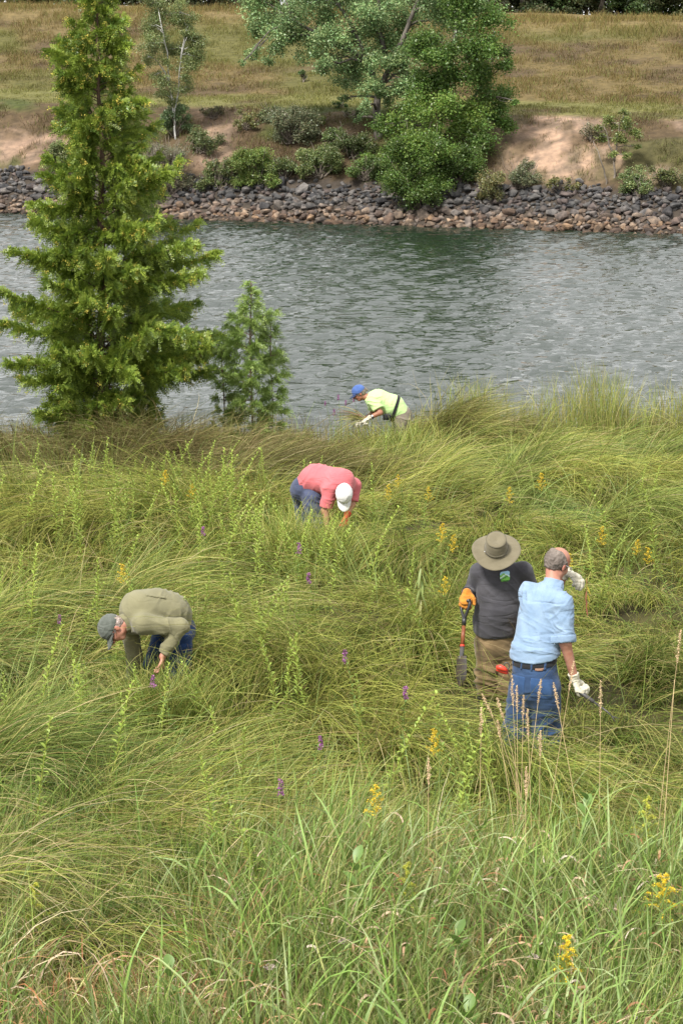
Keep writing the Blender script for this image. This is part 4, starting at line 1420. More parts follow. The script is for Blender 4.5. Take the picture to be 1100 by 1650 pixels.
# ------------------------------------------------------------------ the man in the light blue shirt
JE = cloth('blue_denim', (.042, .082, .170), (.012, .028, .072), scale=7, bump=.3)
p = make_person(860, 1262, 15.0, 'person seen from behind in light blue rolled-sleeve shirt and blue jeans, grey hair balding', dict(
    pelvis=(862, 1098, .0), waist=(860, 1058, .02), chest=(876, 988, .14), neck=(890, 945, .20), head=(897, 909, .27),
    shL=(853, 955, .27), shR=(905, 972, .02), elL=(882, 985, .50), wrL=(910, 922, .50), elR=(910, 1036, -.06), wrR=(925, 1094, -.02),
    hipL=(843, 1108, .04), knL=(832, 1172, .08), anL=(818, 1243, .06), hipR=(878, 1110, -.03), knR=(880, 1178, .03), anR=(874, 1250, -.03)),
    (.45, .89, 0), (.89, -.45, 0), (.66, .60, -.46), (.34, .20, .92), SK_R, {})
BL = p; j = p['j']; o = p['o']
C_CHAM = cloth('chambray_blue', (.245, .335, .455), (.165, .245, .36), scale=9, weave=300, bump=.35)
g = grid_for(p, ['waist', 'chest', 'neck', 'shL', 'shR', 'elR', 'elL', 'wrL'], .19)
hem_c = j['waist'] + [0, 0, .005]; hem_n = unit(np.array([.10, .10, -1]))
torso_sdf(p, g, .165, .168, .185, .066, flat=.80)
acl = unit(j['elR'] - j['shR'])
g.cut(hem_c, hem_n)
g.cut(j['neck'] + [0, 0, .035], (.15, .2, 1))
g.rc(j['shR'], j['elR'], .080, .074, .04, clip=[(j['elR'] - acl * .005, acl)])
acL = unit(j['elL'] - j['shL']); g.rc(j['shL'], j['elL'], .078, .068, .04, clip=[(j['elL'] - acL * .03, acL)])
SH = g
up = unit(j['neck'] - j['waist'])
g.mesh('shirt', C_CHAM, o, fold=folds((j['waist'] + up * .08, .17, (.25, .1, 1), 26, 5, .016, 1), (j['chest'], .22, (.85, -.35, .3), 22, 5, .012, 2),
                                      (j['elR'] + [0, 0, .1], .13, (.3, .2, 1), 28, 9, .013, 4), (j['shR'], .12, (.9, -.3, -.6), 28, 7, .010, 5), (j['shL'], .15, (1, .2, .5), 24, 7, .011, 6)))
sub_band(SH, j['elR'] - acl * .030, acl, .028, .008, 'rolled_cuff', C_CHAM, o, clip=[(j['elR'] - np.array([.11, 0, 0]), (-1, 0, 0))])
# yoke seam, a thin band of darker blue, and collar
sub_band(SH, j['chest'] + up * .065, up + np.array([.1, 0, 0]), .0032, .0030, 'yoke_seam', cloth('seam_dark_blue', (.11, .17, .27)), o, clip=[(j['chest'] + p['front'] * .02, p['front'])])
q = SG(j['neck'] - .16, j['neck'] + .18, .005)
nk = unit(p['hc'] - j['neck'])
q.rc(j['neck'] - nk * .005, j['neck'] + nk * .038, .082, .074, 0, clip=[(j['neck'] + nk * .048, nk)])
q.rc(j['neck'] + nk * .03, j['neck'] + nk * .12, .064, .060, 0, op='sub')
q.mesh('collar', C_CHAM, o, fold=folds((j['neck'], .3, nk, 20, 14, .004, 3)))
# jeans, belt
g = grid_for(p, ['waist', 'pelvis', 'hipL', 'hipR', 'knL', 'knR', 'anL', 'anR'], .20)
legs_sdf(p, g, .112, .098, .088, hem_c - hem_n * .012, -hem_n, rp=.178, rw=.158, flat=.84, foot=-.10)
lc = -unit([.89, -.45, 0]) * 0
g.rc(j['pelvis'] - p['front'] * .20 + [0, 0, -.16], j['pelvis'] - p['front'] * .19 + [0, 0, .0], .010, .004, 0, op='sub')
JG = g
g.mesh('jeans', JE, o, fold=folds((j['pelvis'] + [0, 0, -.13], .16, (.2, .2, 1), 16, 4, .014, 11), (j['knL'], .16, (.3, .2, 1), 15, 5, .020, 12), (j['knR'], .16, (-.3, .2, 1), 15, 5, .020, 13),
                                  (j['anR'], .2, (.2, .1, 1), 16, 5, .02, 14), (j['anL'], .2, (.2, .1, 1), 16, 5, .02, 15)))
sub_band(JG, hem_c + hem_n * .026, hem_n, .018, .007, 'belt', C_BLACK, o)
bk = -p['front']; lt = p['lat']
for dx in (-.13, -.045, .035, .125):
    patch(JG, j['waist'] + bk * .12 + lt * dx + hem_n * .030, (lt, bk, hem_n), (.008, .2, .029), .013, 'belt_loop', JE, o)
DK = cloth('denim_pocket', (.042, .095, .215), (.014, .038, .105), scale=9)
pk = patch(JG, j['pelvis'] + bk * .13 + lt * .088 + [0, 0, -.012], (lt, bk, (0.10, 0, 1)), (.072, .12, .075), .0055, 'back_pocket', DK, o)
patch(JG, j['pelvis'] + bk * .13 - lt * .095 + [0, 0, -.012], (lt, bk, (-.10, 0, 1)), (.068, .12, .075), .0055, 'back_pocket', DK, o)
patch(JG, hem_c + bk * .14 + lt * .09 + hem_n * .058, (lt, bk, hem_n), (.032, .12, .011), .009, 'label_patch', surf_mat('leather_patch', (.26, .15, .10), rough=.7), o)
# balding grey hair round the back and sides
hair_part(p, M_HAIR_G, lambda x, y, z: np.maximum.reduce([z - (.094 - .9 * np.maximum(y + .060, 0)), y - .038, -.052 - z]), off=.009)
# glasses
m_ = MB()
for s_ in (-1, 1):
    m_.tube([p['W'](s_ * .083, -.005, .012), p['W'](s_ * .082, .05, .012), p['W'](s_ * .068, .104, .010)], .0025, 6)
    m_.tube([p['W'](s_ * .033 + .025 * math.cos(a), .110, .002 + .018 * math.sin(a)) for a in np.linspace(0, TAU, 13)], .002, 5, caps=False)
m_.tube([p['W'](-.01, .112, .006), p['W'](.01, .112, .006)], .002, 6)
m_.build('glasses', M_METAL, o)
hd = unit(at(936, 1124, 14.95) - p['org'] - j['wrR'])
glove(p, 'R', hd, (.55, -.25, -.25), -1, C_CREAM, sc=1.2, curl=(1.15, 1.25), cuff=.045, th=.0135)
hl = unit(at(940, 934, 15.38) - p['org'] - j['wrL'])
glove(p, 'L', hl, (-.2, -.1, -.95), 1, C_CREAM, sc=1.25, curl=(.5, .7), cuff=.05, th=.0135)
g = grid_for(p, ['anL', 'anR'], .2, .008)
for s_ in 'LR':
    a = j['an' + s_]; fd = unit([front_ for front_ in (p['front'][0], p['front'][1], 0)])
    g.rc(a + [0, 0, .05], a + [0, 0, -.03], .055, .05, .02); g.rc(a + [0, 0, -.035], a + fd * .16 + [0, 0, -.05], .05, .042, .03)
g.cut((0, 0, .0), (0, 0, -1))
g.mesh('work_boots', surf_mat('brown_leather', (.12, .07, .04), rough=.7), o)

# ------------------------------------------------------------------ the man in the wide brimmed hat
p = make_person(799, 1178, 16.6, 'person in wide brimmed olive hat, charcoal long-sleeve top, khaki trousers and black rubber boots', dict(
    pelvis=(799, 1032, .0), waist=(799, 1000, -.01), chest=(805, 950, -.02), neck=(806, 915, -.06), head=(799, 893, -.15),
    shL=(772, 922, .02), shR=(842, 920, -.02), elL=(757, 958, .14), wrL=(752, 955, -.08), elR=(862, 965, .06), wrR=(850, 1000, -.14),
    hipL=(785, 1042, .0), knL=(783, 1100, -.02), anL=(784, 1160, .02), hipR=(813, 1042, .0), knR=(815, 1105, -.01), anR=(817, 1165, .02)),
    (.12, -.99, 0), (.99, .12, 0), (-.05, -.85, -.53), (-.05, -.53, .85), SK, {})
GR = p; j = p['j']; o = p['o']
C_CHAR = cloth('charcoal_knit', (.068, .066, .074), (.044, .043, .050), scale=8, weave=380)
g = grid_for(p, ['pelvis', 'waist', 'chest', 'neck', 'shL', 'shR', 'elR', 'elL', 'wrL', 'wrR'], .20)
torso_sdf(p, g, .165, .172, .178, .066, flat=.86, belly=(.06, .125))
hc_ = j['pelvis'] + [0, 0, .07]
g.cut(hc_, (.0, .12, -1)); g.cut(j['neck'] + [0, 0, .03], (0, -.4, 1))
for s_ in 'LR':
    wx = unit(j['wr' + s_] - j['el' + s_])
    g.rc(j['sh' + s_], j['el' + s_], .074, .060, .04); g.rc(j['el' + s_], j['wr' + s_], .060, .046, .03, clip=[(j['wr' + s_] + wx * .01, wx)])
TG = g
g.mesh('long_sleeve_top', C_CHAR, o, fold=folds((j['waist'], .18, (.5, .2, 1), 20, 5, .013, 31), (j['chest'], .2, (.8, 0, .7), 18, 5, .009, 32), (j['elL'], .14, (.3, 1, .2), 28, 9, .012, 33), (hc_, .2, (.2, 0, 1), 26, 4, .010, 34)))
# chest emblem: green hills under a blue sky on a rounded badge
ec = at(814, 934, 16.4) - p['org']; eu = unit((0, -.15, 1))
def emb(V):
    q = V - ec; z = q @ eu; x = q[:, 0]
    c = np.where((z > .010 + .014 * np.cos((x + .01) * 60))[:, None], [.35, .62, .80], [.20, .50, .08])
    c = np.where((np.abs(z + .004 - .35 * x) < .004)[:, None], [.04, .16, .04], c)
    c = np.where((np.abs(z + .026 + .1 * x) < .003)[:, None], [.03, .12, .04], c)
    c = np.where((np.abs(z - .018 + .6 * np.abs(x - .008)) < .004)[:, None], [.75, .85, .9], c)
    return np.where((z < -.036)[:, None], [.10, .28, .06], c)
q = TG.copy(); L = (q.P() - ec) @ np.array([(1, 0, 0), (0, 1, 0), eu]).T
shape = np.maximum(np.sqrt((L[..., 0] / .040) ** 4 + (L[..., 2] / .036) ** 4) * .04 - .04, np.abs(L[..., 1]) - .12)
q.d = np.maximum(q.d - .012, shape)
q.mesh('emblem', surf_mat('emblem_print', (1, 1, 1), (.9, .9, .9), rough=.8, vcol=True), o, col=emb)
g = grid_for(p, ['waist', 'pelvis', 'hipL', 'hipR', 'knL', 'knR', 'anL', 'anR'], .18)
legs_sdf(p, g, .098, .084, .06, hc_ + [0, 0, .06], (0, 0, 1), rp=.168, rw=.165, flat=.84, foot=.5)
C_KH = cloth('khaki_canvas', (.22, .155, .080), (.12, .082, .04), scale=7)
g.mesh('trousers', C_KH, o, fold=folds((j['knL'] + [0, 0, .03], .18, (.3, .1, 1), 20, 6, .020, 41), (j['knR'] + [0, 0, .03], .18, (-.3, .1, 1), 20, 6, .020, 42), (j['pelvis'] + [0, 0, -.1], .14, (.8, 0, .5), 18, 6, .012, 43),
                                       (j['hipL'], .2, (.5, 0, .8), 16, 5, .012, 44)))
g = grid_for(p, ['knL', 'knR', 'anL', 'anR'], .2, .007)
for s_ in 'LR':
    a, kn = j['an' + s_], j['kn' + s_]
    t0 = a + (kn - a) * .66
    g.rc(t0, a, .076, .062, .02, clip=[(t0, kn - a)]); g.rc(a + [0, 0, -.03], a + np.array([.02, -.17, -.055]), .058, .05, .03)
g.cut((0, 0, -.02), (0, 0, -1))
for nm, sl_ in (('rubber_boot', -1), ('rubber_boot', 1)):
    q = g.copy(); mid = (j['anL'] + j['anR']) / 2
    q.cut(mid, (-sl_, 0, 0)); q.mesh(nm, surf_mat('black_rubber', (.022, .022, .024), (.035, .033, .03), rough=.4, spec=.5), o)
# hat by lathe
HB = p['HB']; hcen = p['hc'] + HB[2] * .048 - HB[1] * .002
m_ = MB(); C_HAT = cloth('olive_hat_canvas', (.17, .148, .098), (.135, .117, .075), scale=12, bump=.15)
prof = [(.0, .120), (.050, .124), (.072, .122), (.079, .115), (.086, .075), (.092, .028), (.096, .006), (.106, .000), (.145, -.006), (.178, -.010), (.196, -.007), (.196, -.011), (.178, -.014), (.145, -.010), (.105, -.004), (.088, -.002), (.080, .02)]
nA = 48; V = []
for r_, z_ in prof:
    for k in range(nA):
        a = TAU * k / nA
        rx, ry = (r_ * 1.0, r_ * 1.14) if r_ < .1 else (r_ * 1.0 - .002, r_ * 1.0 + .004)
        wv = (.016 * math.cos(2 * a) * ((r_ - .09) / .1) + .006 * math.sin(3 * a + 1) * ((r_ - .09) / .1)) if r_ > .09 else 0
        pinch = -.020 * math.exp(-(r_ / .035) ** 2) if z_ > .11 else 0
        V.append(hcen + HB[0] * rx * math.cos(a) + HB[1] * ry * math.sin(a) + HB[2] * (z_ + wv + pinch))
Q = [(i * nA + k, i * nA + (k + 1) % nA, (i + 1) * nA + (k + 1) % nA, (i + 1) * nA + k) for i in range(len(prof) - 1) for k in range(nA)]
m_.add(V, Q); hat = m_.build('wide_brim_hat', C_HAT, o, True)
def hring(rx, z, w_, t_, mat, nm):
    b = MB(); V = []
    for k in range(nA):
        a = TAU * k / nA
        for dr, dz in ((0, 0), (t_, 0), (t_, w_), (0, w_)):
            V.append(hcen + HB[0] * (rx + dr) * math.cos(a) + HB[1] * (rx + dr) * 1.14 * math.sin(a) + HB[2] * (z + dz))
    Q = [(k * 4 + i, k * 4 + (i + 1) % 4, ((k + 1) % nA) * 4 + (i + 1) % 4, ((k + 1) % nA) * 4 + i) for k in range(nA) for i in range(4)]
    b.add(V, Q); return b.build(nm, mat, hat)
C_HB = cloth('hat_piping', (.12, .105, .07), (.10, .09, .06))
hring(.0925, .010, .024, .003, C_HB, 'hat_band'); hring(.0785, .114, .004, .003, C_HB, 'crown_piping')
for s_ in (-1, 1):
    b = MB(); c_ = hcen + HB[0] * .088 * (1 if s_ > 0 else .93) + HB[1] * (.02 * s_ + .035) + HB[2] * .035
    b.tube([c_, c_ + HB[0] * .007], [.006, .004], 8); b.build('eyelet', M_METAL, hat)
C_LEA = cloth('tan_leather_glove', (.56, .235, .035), (.34, .125, .018), scale=18)
gd = unit(at(747, 968, 16.42) - p['org'] - j['wrL'])
glove(p, 'L', gd + np.array([0, -.25, -.3]), (.15, .75, -.5), 1, C_LEA, sc=1.15, curl=(.9, 1.1), cuff=.06, th=.0135)
b = MB(); w = j['wrL']; ax = unit(w - j['elL']); u_ = unit(np.cross(ax, (0, 0, 1))); v_ = np.cross(ax, u_)
b.tube([w + ax * .004 + (u_ * math.cos(a) + v_ * math.sin(a)) * .042 for a in np.linspace(0, TAU, 17)], .006, 6, caps=False)
b.build('glove_strap', C_BLACK, o)
glove(p, 'R', (0, -.4, -1), (-1, 0, 0), 1, C_LEA, sc=1.1, curl=(.5, .6))

# ------------------------------------------------------------------ the man bent over in olive shirt
p = make_person(264, 1142, 17.0, 'person bent double in olive long-sleeve shirt, faded grey cap and blue jeans', dict(
    pelvis=(284, 1012, .15), waist=(268, 983, .10), chest=(230, 984, -.04), neck=(206, 1003, -.13), head=(184, 1013, -.20),
    shL=(208, 1008, .08), shR=(229, 1006, -.27), elL=(217, 1058, .06), wrL=(212, 1100, .02), elR=(290, 1011, -.20), wrR=(262, 1058, -.26),
    hipL=(266, 1022, .30), knL=(248, 1072, .26), anL=(252, 1130, .34), hipR=(290, 1026, .04), knR=(290, 1082, .00), anR=(284, 1135, .08)),
    (-.35, -.15, -1), (.35, -.93, 0), (-.22, -.30, -.92), (-.92, -.25, .26), SK_R,
    {'L': ((0, -.1, -1), (-1, 0, 0), 1, 1.0, (.3, .4)), 'R': ((-.05, .1, -1), (-1, 0, 0), -1, 1.0, (.5, .5))})
OL = p; j = p['j']; o = p['o']
C_OL = cloth('olive_nylon', (.205, .192, .112), (.150, .140, .078), scale=6, bump=.2)
g = grid_for(p, ['pelvis', 'waist', 'chest', 'neck', 'shL', 'shR', 'elR', 'elL', 'wrL', 'wrR'], .20)
torso_sdf(p, g, .165, .185, .19, .075, flat=.80)
g.rc(j['waist'] * .5 + j['chest'] * .5 + [0, 0, .02], j['chest'], .15, .15, .07)
tx = unit(j['pelvis'] - j['waist']); g.cut(j['pelvis'] + tx * .045 + [0, 0, 0], tx + np.array([.5, 0, .0]))
nx_ = unit(p['hc'] - j['neck']); g.cut(j['neck'] + nx_ * .02, nx_)
for s_ in 'LR':
    wx = unit(j['wr' + s_] - j['el' + s_])
    g.rc(j['sh' + s_], j['el' + s_], .078, .066, .045); g.rc(j['el' + s_], j['wr' + s_], .064, .050, .03, clip=[(j['wr' + s_] - wx * .02, wx)])
OG_ = g
g.mesh('field_shirt', C_OL, o, fold=folds((j['waist'], .2, (1, .2, -.4), 18, 4, .016, 51), (j['chest'], .17, (.7, -.6, .5), 18, 5, .010, 52), (j['elR'], .15, (1, 0, .5), 24, 7, .017, 53),
                                          ((j['shR'] + j['elR']) / 2, .13, (.6, -.2, 1), 20, 6, .010, 54), (j['wrR'], .15, (.3, 0, 1), 26, 8, .012, 55), (j['pelvis'], .2, (1, 0, .6), 20, 5, .014, 56)))
# back vent flap
bc_ = (j['chest'] + j['waist']) / 2 + np.array([.02, -.10, .14])
patch(OG_, bc_, ((.93, .2, .1), (.2, -.8, .5), (0, .5, .8)), (.085, .16, .012), .010, 'vent_flap', C_OL, o)
q = SG(j['neck'] - .18, j['neck'] + .18, .005)
q.rc(j['neck'] - nx_ * .01, j['neck'] + nx_ * .045, .086, .078, 0, clip=[(j['neck'] + nx_ * .05, nx_)])
q.rc(j['neck'] + nx_ * .03, j['neck'] + nx_ * .14, .066, .062, 0, op='sub')
q.mesh('collar', C_OL, o, fold=folds((j['neck'], .3, nx_, 20, 14, .005, 3)))
g = grid_for(p, ['waist', 'pelvis', 'hipL', 'hipR', 'knL', 'knR', 'anL', 'anR'], .19)
tt_ = unit(j['waist'] - j['pelvis'])
legs_sdf(p, g, .105, .085, .078, j['pelvis'] + tt_ * .08, tt_, rp=.165, rw=.15, flat=.85, foot=-.10)
g.mesh('jeans', cloth('dark_blue_denim', (.018, .048, .145), (.008, .022, .08), scale=7), o, fold=folds((j['hipR'], .2, (.3, 0, 1), 16, 5, .014, 61), (j['knR'], .15, (.3, .2, 1), 18, 5, .02, 62)))
C_CAP = cloth('faded_grey_cap', (.12, .13, .115), (.075, .085, .072), scale=14)
hair_part(p, M_HAIR_W, lambda x, y, z: np.maximum.reduce([z - .03, y - .045, -.030 - z + .35 * np.minimum(y, 0)]), off=.003)
cap_parts(p, C_CAP, brim_len=.08, tilt=.15)
m_ = MB()
for s_ in (-1, 1):
    m_.tube([p['W'](s_ * .085, -.005, .008), p['W'](s_ * .084, .05, .008), p['W'](s_ * .066, .108, .008)], .003, 6)
    m_.tube([p['W'](s_ * .033 + .025 * math.cos(a), .112, .0 + .018 * math.sin(a)) for a in np.linspace(0, TAU, 13)], .0025, 5, caps=False)
m_.tube([p['W'](-.01, .114, .006), p['W'](.01, .114, .006)], .0025, 6)
m_.build('glasses', M_PLASTIC, o)

# ------------------------------------------------------------------ the one in coral
p = make_person(505, 884, 22.5, 'person bent over in coral pink shirt, white cap, grey-blue jeans and red glove', dict(
    pelvis=(494, 787, .16), waist=(508, 771, .10), chest=(545, 778, -.08), neck=(555, 788, -.18), head=(554, 797, -.29),
    shL=(532, 790, -.20), shR=(570, 782, .06), elL=(524, 822, -.20), wrL=(526, 855, -.24), elR=(566, 812, .0), wrR=(559, 829, -.06),
    hipL=(487, 800, .26), knL=(491, 838, .24), anL=(489, 877, .28), hipR=(503, 803, -.0), knR=(512, 842, -.04), anR=(512, 880, .05)),
    (.35, -.35, -1), (.78, .60, 0), (.02, -.40, -.91), (.05, -.91, .42), SK, {'L': ((0, -.1, -1), (.8, -.2, 0), -1, 1.0, (.4, .5))})
PK = p; j = p['j']; o = p['o']
C_PK = cloth('coral_cotton', (.56, .15, .165), (.47, .11, .125), scale=7, bump=.2)
g = grid_for(p, ['pelvis', 'waist', 'chest', 'neck', 'shL', 'shR', 'elR', 'elL'], .20)
torso_sdf(p, g, .16, .172, .18, .07, flat=.84)
tt_ = unit(j['pelvis'] - j['waist']); g.cut(j['waist'] + tt_ * .10, tt_ + np.array([.05, 0, .1]))
nx_ = unit(p['hc'] - j['neck']); g.cut(j['neck'] + nx_ * .055, nx_)
for s_ in 'LR':
    e = j['sh' + s_] + (j['el' + s_] - j['sh' + s_]) * .86; ax = unit(j['el' + s_] - j['sh' + s_])
    g.rc(j['sh' + s_], j['el' + s_], .075, .072, .045, clip=[(e, ax)])
g.mesh('t_shirt', C_PK, o, fold=folds((j['waist'], .2, (1, -.3, -.3), 16, 5, .014, 71), (j['shL'], .14, (.4, 0, 1), 20, 6, .012, 72), (j['chest'], .15, (.8, -.5, .2), 16, 6, .009, 73)))
g = grid_for(p, ['waist', 'pelvis', 'hipL', 'hipR', 'knL', 'knR', 'anL', 'anR'], .20)
tt_ = unit(j['waist'] - j['pelvis'])
legs_sdf(p, g, .112, .090, .08, j['waist'] + tt_ * .03, tt_, rp=.18, rw=.165, flat=.86, foot=-.10)
g.mesh('jeans', cloth('grey_blue_denim', (.070, .085, .145), (.030, .037, .07), scale=7), o, fold=folds((j['hipR'], .2, (.6, 0, 1), 18, 6, .016, 81), (j['knR'], .15, (.3, .2, 1), 18, 6, .02, 82), (j['hipL'], .2, (.5, 0, 1), 18, 6, .014, 83)))
hair_part(p, M_HAIR_B, lambda x, y, z: np.maximum.reduce([z - .03, y - .03, -.055 - z]), off=.007)
C_WH = cloth('white_cap_cotton', (.70, .69, .69), (.60, .59, .60), scale=14, bump=.15)
cap_parts(p, C_WH, brim_len=.085, tilt=.1)
glove(p, 'R', (-.1, -.2, -1), (-.9, .2, 0), -1, cloth('red_rubber_glove', (.75, .03, .03), (.6, .02, .02), rough=.5), sc=1.05, curl=(.6, .7), cuff=.03)

# ------------------------------------------------------------------ the one in lime by the water
p = make_person(646, 745, 32.5, 'person stooping at the shoreline in lime green t-shirt, blue cap, white glove and khaki trousers', dict(
    pelvis=(645, 668, .0), waist=(632, 655, .0), chest=(609, 646, -.02), neck=(593, 641, -.02), head=(579, 634, -.02),
    shL=(603, 644, .20), shR=(602, 646, -.18), elL=(600, 668, .22), wrL=(584, 676, .12), elR=(612, 665, -.26), wrR=(595, 673, -.28),
    hipL=(646, 676, .10), knL=(636, 708, .10), anL=(648, 738, .12), hipR=(648, 678, -.09), knR=(642, 710, -.10), anR=(652, 741, -.06)),
    (-.42, 0, -.9), (0, 1, 0), (-.86, -.08, -.50), (-.50, 0, .86), SK_T, {})
LM = p; j = p['j']; o = p['o']
C_LM = cloth('lime_cotton', (.50, .70, .30), (.43, .62, .25), scale=7, bump=.2)
g = grid_for(p, ['pelvis', 'waist', 'chest', 'neck', 'shL', 'shR', 'elR', 'elL'], .22)
torso_sdf(p, g, .17, .180, .19, .075, flat=.95)
tt_ = unit(j['pelvis'] - j['waist']); g.cut(j['pelvis'] - tt_ * .0, tt_ + np.array([0, 0, -.2]))
nx_ = unit(p['hc'] - j['neck']); g.cut(j['neck'] + nx_ * .03, nx_)
for s_ in 'LR':
    e = j['sh' + s_] + (j['el' + s_] - j['sh' + s_]) * .72; ax = unit(j['el' + s_] - j['sh' + s_])
    g.rc(j['sh' + s_], j['el' + s_], .085, .085, .045, clip=[(e, ax)])
LG = g
g.mesh('t_shirt', C_LM, o, fold=folds((j['waist'], .2, (1, 0, -.5), 16, 5, .014, 91), (j['shR'], .14, (.4, 0, 1), 18, 6, .016, 92), (j['chest'], .2, (.8, -.5, .2), 14, 6, .010, 93)))
sub_band(LG, (j['waist'] * .75 + j['pelvis'] * .25), (.86, .0, -.30), .024, .014, 'waist_strap', C_BLACK, o)
bp = MB(); bp.box(at(623, 672, 32.28) - p['org'], (.12, .07, .085)); bp.build('belt_pouch', C_BLACK, o)
g = grid_for(p, ['waist', 'pelvis', 'hipL', 'hipR', 'knL', 'knR', 'anL', 'anR'], .20)
tt_ = unit(j['waist'] - j['pelvis'])
legs_sdf(p, g, .112, .090, .08, j['waist'] - tt_ * .03, tt_, rp=.175, rw=.165, flat=.92, foot=-.10)
g.mesh('trousers', cloth('grey_khaki', (.22, .185, .15), (.15, .125, .10), scale=7), o, fold=folds((j['hipR'], .25, (.6, 0, 1), 16, 6, .014, 95)))
def pony(g, W): g.rc(W(0, -.11, .015), W(0, -.135, -.02), .022, .012, .01)
hair_part(p, M_HAIR_G, lambda x, y, z: np.maximum.reduce([z - .035, y - .045, -.06 - z - .3 * y]), off=.009, extra=pony)
cap_parts(p, cloth('blue_cap_cotton', (.07, .13, .34), (.05, .095, .26), scale=14), brim_len=.07, back_open=True, brim_mat=cloth('navy_brim', (.03, .045, .11)), tilt=.1)
glove(p, 'R', (-.75, -.1, -.45), (-.3, 0, -1), -1, C_CREAM, sc=1.2, curl=(1.0, 1.1), cuff=.02)
glove(p, 'L', (-.75, -.1, -.45), (-.3, 0, -1), 1, C_CREAM, sc=1.12, curl=(.6, .7), cuff=.02)
b = MB(); w = j['wrR']; ax = unit(w - j['elR']); u_ = unit(np.cross(ax, (0, 0, 1))); v_ = np.cross(ax, u_)
b.tube([w - ax * .045 + (u_ * math.cos(a) + v_ * math.sin(a)) * .036 for a in np.linspace(0, TAU, 17)], .009, 6, caps=False)
b.build('watch_strap', C_BLACK, o)
b = MB(); b.tube([w - ax * .045 + np.array([0, -.035, .012]), w - ax * .045 + np.array([0, -.046, .016])], [.02, .018], 12); b.build('watch_face', M_METAL, o)

for P_ in (OL, PK, LM):
    for s_ in 'LR':
        q = SG(P_['j']['an' + s_] - .28, P_['j']['an' + s_] + .28, .008)
        a = P_['j']['an' + s_]; hd_ = P_['HB'][1]
        fd = unit([P_['front'][0] if P_ is not PK else .5, P_['front'][1] - .1, 0])
        q.rc(a + [0, 0, .06], a + [0, 0, -.02], .052, .05, .02); q.rc(a + [0, 0, -.03], a + fd * .15 + [0, 0, -.045], .05, .042, .03)
        q.mesh('shoe', M_SHOE, P_['o'])

# ================================================================== tools and held things
def obj_at(name, loc): return empty(name, tuple(float(v) for v in loc))


# shovel held by the person in the wide brimmed hat
hp = at(749, 976, 16.42); tip = at(741, 1088, 16.15)
t = obj_at('shovel', tip)
org = np.array(t.location); A = hp - org; ax = unit(A); sd = unit(np.cross(ax, (0, 1, 0))); fr_ = np.cross(sd, ax)
sd = unit(sd * .55 + fr_ * .85); fr_ = np.cross(sd, ax)
top = A + ax * .035
b = MB(); b.tube([top - sd * .055, top + sd * .055], .014, 10)
for s_ in (-1, 1):
    b.tube([top + sd * .055 * s_, top + sd * .058 * s_ - ax * .03, top + sd * .035 * s_ - ax * .085, top + sd * .008 * s_ - ax * .125, top - ax * .16], [.013, .013, .012, .013, .016], 8)
b.tube([top - ax * .12, top - ax * .20], [.019, .017], 10)
b.build('grip', M_PLASTIC, t, True)
b = MB(); b.tube([top - ax * .19, top - ax * .365], [.0155, .0165], 10); b.build('shaft', surf_mat('varnished_wood', (.24, .075, .03), (.13, .04, .018), scale=10, stretch=(6, 6, .6), rough=.4), t, True)
b = MB(); b.tube([top - ax * .355, top - ax * .37], .0185, 10); b.build('red_ferrule', M_RED, t, True)
b = MB(); b.tube([top - ax * .368, top - ax * .45, ax * .15 - fr_ * .012, ax * .10], [.018, .017, .016, .014], 10); b.build('socket', M_STEEL, t, True)
b = MB(); V = []
for iy in range(9):
    y = iy / 8
    hw = .068 * (1 - max(0, (y - .55) / .45) ** 2.2) * (.86 + .14 * min(1, y * 3))
    for ix in range(9):
        x = ix / 4 - 1
        V.append(ax * (.15 - y * .24) + sd * x * hw + fr_ * (-.022 * (1 - x * x) + .014 * y))
V2 = [v + fr_ * .003 for v in V]
Fg = grid_faces(9, 9); b.add(V, Fg); b.add(V2, Fg[:, ::-1]); b.build('blade', surf_mat('muddy_steel', (.03, .027, .025), (.07, .052, .035), scale=9, rough=.5), t, True)
tag(t, 'short D-handled shovel with reddish wooden shaft held upright by the person in the brimmed hat', 'shovel')

# weeding tool in the right glove of the person in blue
a0 = at(932, 1114, 14.93); a1 = at(985, 1152, 14.75)
t = obj_at('weeding_tool', a0); A = a1 - a0; ax = unit(A)
b = MB(); b.tube([-ax * .03, ax * .02, ax * .14], [.013, .016, .014], 10); b.build('handle', M_STEEL, t, True)
b = MB(); b.tube([ax * .13, ax * .26, A + [0, 0, -.01]], [.007, .006, .004], 8); b.tube([A + [0, 0, -.01], A + ax * .03 + np.array([.03, 0, -.01])], [.004, .002], 6); b.tube([A + [0, 0, -.01], A + ax * .035 + np.array([0, 0, -.035])], [.004, .002], 6)
b.build('fork_tip', M_METAL if False else M_STEEL, t, True)
tag(t, 'dark weeding tool held low in the cream glove of the person in blue', 'hand tool')

# red handled pruners clipped to the belt
c0 = at(812, 1078, 14.96); t = obj_at('pruning_shears', c0)
b = MB(); b.tube([(-.055, 0, .012), (-.03, -.012, .016), (-.005, -.014, .006), (.02, -.01, -.012)], [.016, .021, .019, .012], 10); b.build('handle', M_RED, t, True)
b = MB(); b.tube([(-.055, .02, -.006), (-.02, .012, -.022), (.012, .004, -.030), (.03, 0, -.03)], [.012, .014, .013, .009], 10); b.build('handle', M_RED, t, True)
b = MB(); b.tube([(.015 + .020 * math.cos(a), -.008, .025 + .026 * math.sin(a)) for a in np.linspace(0, TAU, 15)], .0045, 6, caps=False); b.build('belt_clip', M_STEEL, t, True)
b = MB(); b.tube([(.018, -.004, -.015), (.034, .0, -.05), (.036, .0, -.085)], [.008, .007, .002], 6, flat=.4); b.build('blade', M_STEEL, t, True)
tag(t, 'red-handled pruners hanging from the belt of the person in blue jeans', 'pruners')

